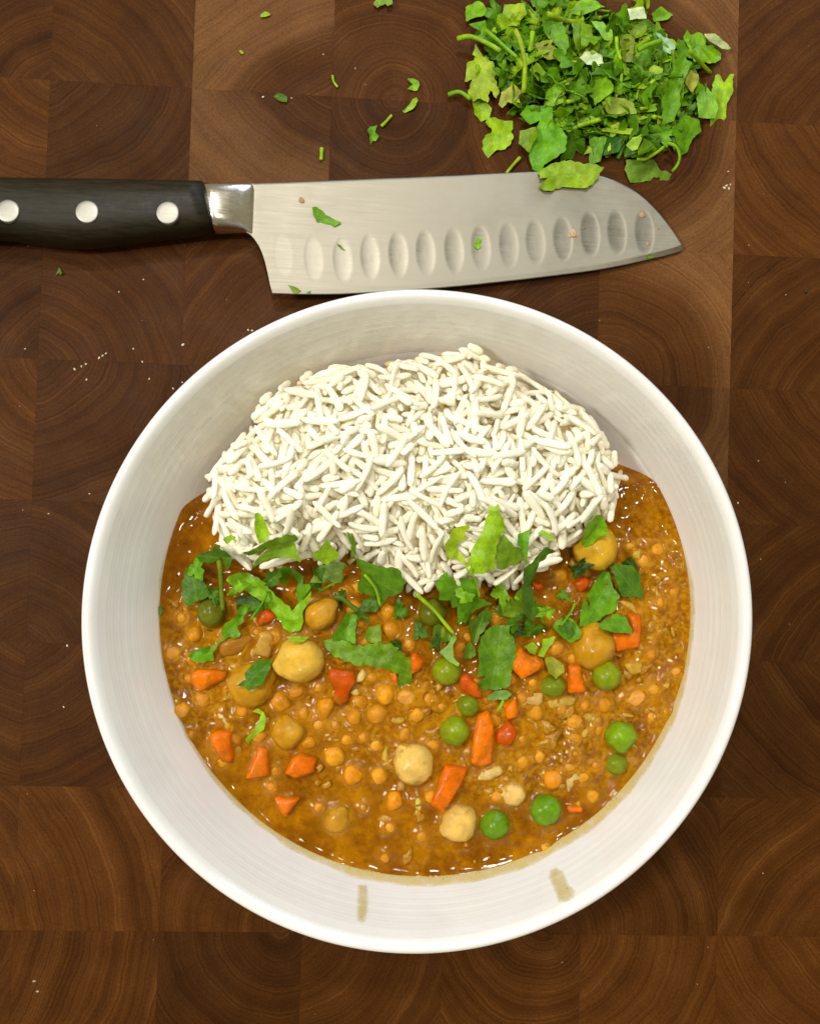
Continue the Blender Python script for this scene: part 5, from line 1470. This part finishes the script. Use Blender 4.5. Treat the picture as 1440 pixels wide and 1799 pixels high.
def pile_leaf(crop, poly, tone, fold=0.15, bend=0.0, wave=.6, clear=0.8, name='leaf_piece', **kw):
    pp = px(crop, poly)
    z = 8.0
    for _ in range(4):
        q = np.array([P(a, b, z)[:2] for a, b in pp]); q = np.vstack([q, (q + q.mean(0)) / 2])
        z = float(np.percentile(pdil(q[:, 0], q[:, 1]), 60)) + clear
    c = LG[tone] if isinstance(tone, str) else tone
    o, v, zz = leaf_sheet(name, pp, z, pdil, c, parent=kw.get('parent', pile), fold=fold, bend=bend, wave=wave, seed=pp[0][0] * .07, follow=.6)
    i, j = pidx(v[:, 0], v[:, 1]); pm[i, j] = np.maximum(pm[i, j], zz)
    return o


for q in [
    ('P', [(250, 220), (400, 200), (410, 290), (380, 270), (350, 320), (320, 280), (290, 270)], 'mid'),
    ('P', [(210, 60), (340, 0), (400, 60), (420, 150), (330, 170), (215, 215)], 'bright'),
    ('P', [(590, 20), (780, 20), (800, 150), (740, 200), (700, 270), (590, 250), (600, 190), (560, 170)], 'yellow'),
    ('P', [(270, 980), (360, 960), (460, 1060), (440, 1150), (360, 1180), (300, 1120)], 'light'),
    ('P', [(225, 600), (330, 570), (280, 520), (300, 440), (370, 560), (460, 620), (480, 700), (525, 900), (510, 950), (460, 900), (440, 870), (420, 990), (360, 950), (290, 970), (240, 860), (270, 770), (210, 770)], 'yellow', 0.05, 0, .5, 1.5),
    ('P', [(560, 900), (680, 830), (760, 890), (720, 940), (735, 1005), (610, 985), (570, 1045), (530, 1000)], (0.42, 0.47, 0.06)),
    ('P', [(500, 560), (560, 480), (640, 500), (690, 580), (650, 600), (600, 560), (610, 700), (560, 680)], 'mid'),
    ('P', [(950, 0), (1060, 60), (1140, 200), (1215, 400), (1180, 520), (1110, 440), (980, 300), (950, 200)], 'mid', -.15, 0, .4, 1.6),
    ('P', [(880, 440), (960, 380), (1060, 380), (1040, 430), (1110, 480), (1100, 560), (1000, 600), (940, 560)], (0.34, 0.38, 0.03)),
    ('P', [(1220, 100), (1330, 0), (1450, -40), (1560, 60), (1440, 110), (1340, 160), (1230, 130)], 'bright', .1, 0, .5, 1.4),
    ('P', [(1250, 200), (1340, 180), (1430, 260), (1420, 420), (1300, 500), (1250, 420)], 'olive'),
    ('P', [(990, 900), (1080, 820), (1165, 840), (1160, 1000), (1050, 1030), (980, 1000)], 'bright'),
    ('P', [(830, 680), (890, 620), (990, 700), (920, 780)], 'light'),
    ('Q', [(610, 130), (700, 60), (815, 130), (740, 200), (640, 200)], 'bright'),
    ('Q', [(390, 230), (470, 200), (560, 190), (560, 330), (460, 350), (390, 290)], 'olive'),
    ('Q', [(300, 340), (380, 310), (460, 340), (430, 580), (330, 590)], (0.22, 0.30, 0.014)),
    ('Q', [(40, 200), (150, 200), (240, 290), (250, 370), (160, 380), (110, 290)], 'aqua'),
    ('Q', [(395, 60), (530, 60), (560, 190), (410, 180)], 'white', 0, 0, .4, 1.6),
    ('full', [(1019, 100), (1028, 90), (1042, 88), (1055, 97), (1061, 112), (1050, 118), (1030, 114)], 'white', .1, 0, .3, 1.6),
    ('Q', [(910, 340), (940, 280), (980, 320), (1050, 290), (1110, 330), (1130, 400), (1200, 430), (1280, 480), (1270, 540), (1200, 590), (1100, 600), (990, 600), (950, 480)], 'bright', .05, 0, .6, 1.8),
    ('Q', [(1110, 305), (1200, 320), (1365, 435), (1300, 455), (1220, 440), (1140, 400)], (0.45, 0.55, 0.22), .3, 0, .3, 2.0),
    ('Q', [(645, 280), (720, 330), (790, 390), (830, 460), (780, 510), (710, 470), (720, 400)], (0.34, 0.58, 0.36), .3, 0, .6, 1.5),  # cool window reflection put into this leaf's pale colour
    ('Q', [(820, 570), (900, 540), (975, 600), (930, 720), (880, 860), (870, 1000), (820, 1130), (720, 1150), (700, 930), (770, 800)], 'mid', .25, 0, .5, 1.5),
    ('Q', [(1210, 700), (1250, 680), (1290, 770), (1350, 690), (1375, 700), (1350, 900), (1310, 980), (1310, 1090), (1250, 1180), (1190, 1230), (1150, 1120), (1160, 900)], 'light', .12, 0, .6, 1.0),
    ('Q', [(1020, 930), (1080, 820), (1110, 810), (1150, 850), (1180, 870), (1240, 1000), (1220, 1090), (1050, 1100)], 'aqua', .1, 0, .4, 1.3),
    ('Q', [(920, 750), (960, 670), (1060, 680), (1060, 740), (1010, 850), (910, 790)], (0.40, 0.42, 0.05)),
    ('Q', [(30, 780), (60, 700), (180, 690), (260, 780), (250, 850), (90, 970), (30, 870)], 'bright', .1, 0, .5, 1.4),
    ('Q', [(130, 980), (220, 930), (350, 920), (450, 970), (480, 1060), (200, 1060)], (0.32, 0.42, 0.05), .15, 0, .4, 1.3),
    ('Q', [(590, 640), (640, 600), (720, 640), (700, 700), (640, 760), (540, 830), (480, 820), (560, 740)], 'yellow', .2, 0, .6, 1.2),
    ('S', [(740, 180), (800, 90), (1050, 100), (1050, 250), (1140, 320), (1190, 400), (1180, 520), (1060, 600), (980, 650), (940, 710), (870, 680), (830, 560), (850, 480), (910, 340), (920, 240), (830, 280)], (0.140, 0.420, 0.007), -.05, -.1, .5, 1.6),
    ('S', [(390, 265), (450, 210), (670, 230), (660, 420), (600, 510), (510, 520), (420, 595), (400, 550), (370, 500), (400, 380), (450, 370), (455, 310)], 'light', .15, 0, .8, 1.0),
    ('S', [(740, 320), (880, 310), (900, 400), (850, 480), (830, 540), (730, 440)], 'olive'),
    ('T', [(780, 360), (900, 180), (1060, 200), (1090, 310), (1010, 370), (960, 500), (900, 530), (860, 450)], 'mid', .1, 0, .6, 1.2),
    ('T', [(470, 520), (540, 390), (620, 400), (650, 500), (600, 570), (480, 590)], 'olive', .4, 0, .4, 1.0),
    ('T', [(140, 540), (190, 380), (330, 390), (310, 510)], 'teal'),
    ('T', [(30, 400), (170, 380), (130, 600), (40, 620)], 'mid'),
    ('T', [(140, 300), (300, 240), (330, 280), (480, 320), (460, 360), (150, 330)], 'yellow', .3, 0, .3, 1.3),
    ('T', [(380, 440), (430, 380), (520, 370), (480, 490), (430, 500)], 'light'),
    ('T', [(360, 600), (600, 620), (690, 690), (800, 720), (760, 830), (740, 835), (690, 740), (560, 780), (410, 800), (370, 720)], (0.19, 0.35, 0.03), .2, 0, .7, 1.6),
    ('S', [(910, 740), (1050, 640), (1180, 610), (1440, 650), (1550, 690), (1500, 780), (1390, 890), (1150, 880), (1000, 920), (910, 890), (1000, 800), (920, 810)], (0.27, 0.44, 0.010), -.08, 0, .5, 0.9),
]: pile_leaf(*q)
for cr, pts, w, zs, tone in [
    ('P', [(690, 290), (730, 380), (760, 470), (785, 620), (780, 760), (772, 900)], 9.5, [15, 15, 14.5, 14, 13, 11], 'yellow'),
    ('P', [(130, 375), (260, 355), (420, 420), (550, 495)], 9, [6, 8, 9.5, 10], 'light'),
    ('P', [(40, 920), (150, 895), (260, 965)], 8, [2.2, 3.5, 3.5], 'bright'),
    ('P', [(400, 290), (520, 390), (620, 480), (710, 560)], 7, [9, 9.5, 10, 10], 'bright'),
    ('P', [(860, 310), (850, 400), (830, 500)], 9, [15, 15, 14], 'light'),
    ('S', [(740, 590), (670, 665), (605, 745)], 6.5, [1.2, 1.2, 1.2], 'yellow'),
    ('T', [(760, 430), (840, 470), (872, 560), (850, 640), (800, 700)], 6, [7, 7.5, 7, 6, 5], 'bright'),
    ('T', [(470, 585), (560, 580), (660, 520), (725, 470)], 6, [7, 7.5, 8, 8], 'light'),
    ('Q', [(480, 470), (580, 420), (700, 380)], 10, [15, 15.5, 15], 'bright'),
    ('Q', [(280, 350), (285, 450), (320, 560)], 7, [16, 16, 15.5], 'light'),
]: stem_piece(cr, pts, w, float(np.mean(zs)), tone, parent=pile, name='stem_piece', zs=zs)

for n, (u, v) in enumerate(GARNISH):
    q = random.Random(n + 400); k = q.randrange(26); z = 45.0
    for _ in range(3):
        p = P(u, v, z); z = float(dil(p[0], p[1])) + 0.9
    rot = Matrix.Rotation(q.uniform(0, 6.28), 3, 'Z') @ Matrix.Rotation(q.gauss(0, 0.5), 3, 'X') @ Matrix.Rotation(q.gauss(0, 0.4), 3, 'Y')
    o = link('cilantro_leaf', LMESH[k], (p[0], p[1], z), rot=rot.to_euler(), color=tuple(np.array(LG[q.choice(['deep', 'mid', 'dark', 'bright', 'deep'])]) * q.uniform(.8, 1.1)),
             label=lentil_label(u, v, 'small cilantro scrap'), cat='cilantro', group=G_S)
    sc = q.uniform(0.55, 0.85); o.scale = (sc, sc, sc)
for n, (a, b, w) in enumerate([((640, 1010), (668, 1066), 5), ((905, 1050), (960, 1102), 5), ((470, 1040), (440, 1090), 5), ((820, 1000), (842, 1050), 4.5), ((1010, 1060), (985, 1100), 4.5), ((560, 1040), (600, 1020), 4.5)]):
    zs = [float(dil(*P(*a, 45)[:2])) + 1, float(dil(*P(*b, 45)[:2])) + 1]
    mid = ((a[0] + b[0]) / 2 + 5, (a[1] + b[1]) / 2 - 4)
    stem_piece('full', [a, mid, b], w, 46, ['light', 'bright', 'mid'][n % 3], lentil_label(*mid, 'thin cilantro stem bit'), 'cilantro', G_S, zs=[zs[0], sum(zs) / 2 + .8, zs[1]])

# ================================================================== stray bits on the board
G_B = 'cilantro bits scattered on the board'


def board_bit(crop, poly, tone, label, z=1.0, fold=.25, wave=.5):
    pp = px(crop, poly)
    leaf_sheet('cilantro_leaf', pp, z, lambda x, y: np.zeros(len(x)), LG[tone] if isinstance(tone, str) else tone, label=label, cat='cilantro', group=G_B, fold=fold, wave=wave, seed=pp[0][0])


board_bit('U', [(228, 118), (232, 100), (260, 80), (300, 92), (296, 105), (262, 118)], 'light', 'small pale leaf sliver on the light wood stripe at top left')
board_bit('U', [(78, 352), (92, 348), (108, 362), (112, 375), (96, 378), (85, 368)], 'yellow', 'tiny yellowish crumb of stem on the light wood stripe')
board_bit('U', [(320, 672), (350, 655), (390, 662), (415, 680), (415, 718), (380, 715), (345, 700)], 'deep', 'dark flat leaf scrap above the knife bolster')
board_bit('U', [(1262, 556), (1300, 545), (1340, 575), (1345, 600), (1335, 635), (1262, 628), (1300, 590)], 'bright', 'hooked leaf scrap left of the cilantro heap, upper one')
board_bit('U', [(1225, 775), (1262, 755), (1300, 700), (1328, 680), (1335, 700), (1320, 745), (1280, 775), (1240, 788)], 'light', 'plump pale bit left of the cilantro heap, below the hooked scrap')
board_bit('U', [(1000, 1018), (995, 960), (985, 920), (1000, 890), (1050, 880), (1035, 925), (1062, 960), (1040, 990), (1020, 985)], 'mid', 'small lobed leaf touching a pale stem on bare wood')
board_bit('U', [(1022, 18), (1060, -40), (1160, -40), (1155, 38), (1125, 48), (1112, 20), (1080, 30), (1050, 52)], (0.26, 0.42, 0.05), 'bright leaf cut off by the top edge of the picture', 2.0, .1, 1.0)
board_bit('X', [(280, 242), (298, 200), (318, 232), (305, 240), (296, 228)], 'deep', 'tiny dark leaf below the knife handle')
stem_piece('U', [(735, 530), (745, 575), (772, 612)], 4.2, .7, 'light', 'thin curved stem bit in the middle of the upper wood', 'cilantro', G_B)
stem_piece('U', [(1078, 888), (1115, 852), (1152, 810)], 6, .8, 'yellow', 'pale slanted stem bit touching the small lobed leaf', 'cilantro', G_B)
stem_piece('U', [(660, 1040), (658, 1085), (655, 1125)], 7, .8, 'light', 'short upright stem bit just above the knife blade', 'cilantro', G_B)
items = []
for (u, v, s, c) in [(1272, 330, .55, (.75, .6, .45)), (1276, 326, .45, (.75, .6, .45)), (1280, 331, .5, (.75, .6, .45)), (1283, 324, .35, (.75, .6, .45)), (1279, 301, .3, (.8, .7, .5)),
                     (186, 621, .38, (.7, .6, .38)), (180, 625, .4, (.7, .6, .38)), (174, 629, .42, (.7, .6, .38)), (151, 640, .4, (.7, .6, .38)), (143, 644, .35, (.7, .6, .38)), (131, 649, .45, (.7, .6, .38)), (152, 667, .4, (.7, .6, .38)), (262, 666, .35, (.7, .6, .38)),
                     (321, 606, .55, (.75, .66, .45)), (234, 613, .35, (.7, .6, .4)), (250, 636, .35, (.7, .6, .4)), (436, 580, .4, (.8, .7, .5)), (443, 581, .4, (.8, .7, .5)), (462, 170, .4, (.85, .75, .6)),
                     (512, 172, .3, (.6, .4, .25)), (624, 120, .5, (.28, .17, .1)), (1415, 512, .7, (.03, .015, .008)), (118, 1135, .4, (.7, .6, .45)), (112, 1243, .35, (.7, .6, .45)), (60, 1725, .5, (.45, .33, .22)), (66, 1743, .5, (.45, .33, .22)), (1296, 884, .35, (.7, .6, .45)), (44, 613, .3, (.7, .6, .4)), (157, 868, .3, (.6, .5, .3)), (85, 903, .3, (.6, .5, .3)), (304, 683, .35, (.7, .6, .4)), (320, 672, .3, (.7, .6, .4)), (568, 95, .3, (.6, .45, .3)), (209, 513, .3, (.6, .5, .35)), (252, 491, .3, (.6, .5, .35))]:
    p = P(u, v, 0.2); items.append((np.array([p[0], p[1], s * 0.3]), s * 1.2, s * .8, s * .5, (0, 0, u), c, u * .37))
for _ in range(70):
    u, v = rng.uniform(0, 1440), rng.uniform(0, 1799); p = P(u, v, .1); s = abs(rng.normal(.10, .06)) + .06
    items.append((np.array([p[0], p[1], s * .3]), s * 1.2, s, s * .5, (0, 0, u), (.5, .38, .24), u))
merged_blobs('crumbs', items, M_CRUMB, 'pale dry crumbs and specks scattered on the walnut board', 'crumbs', ICO1)
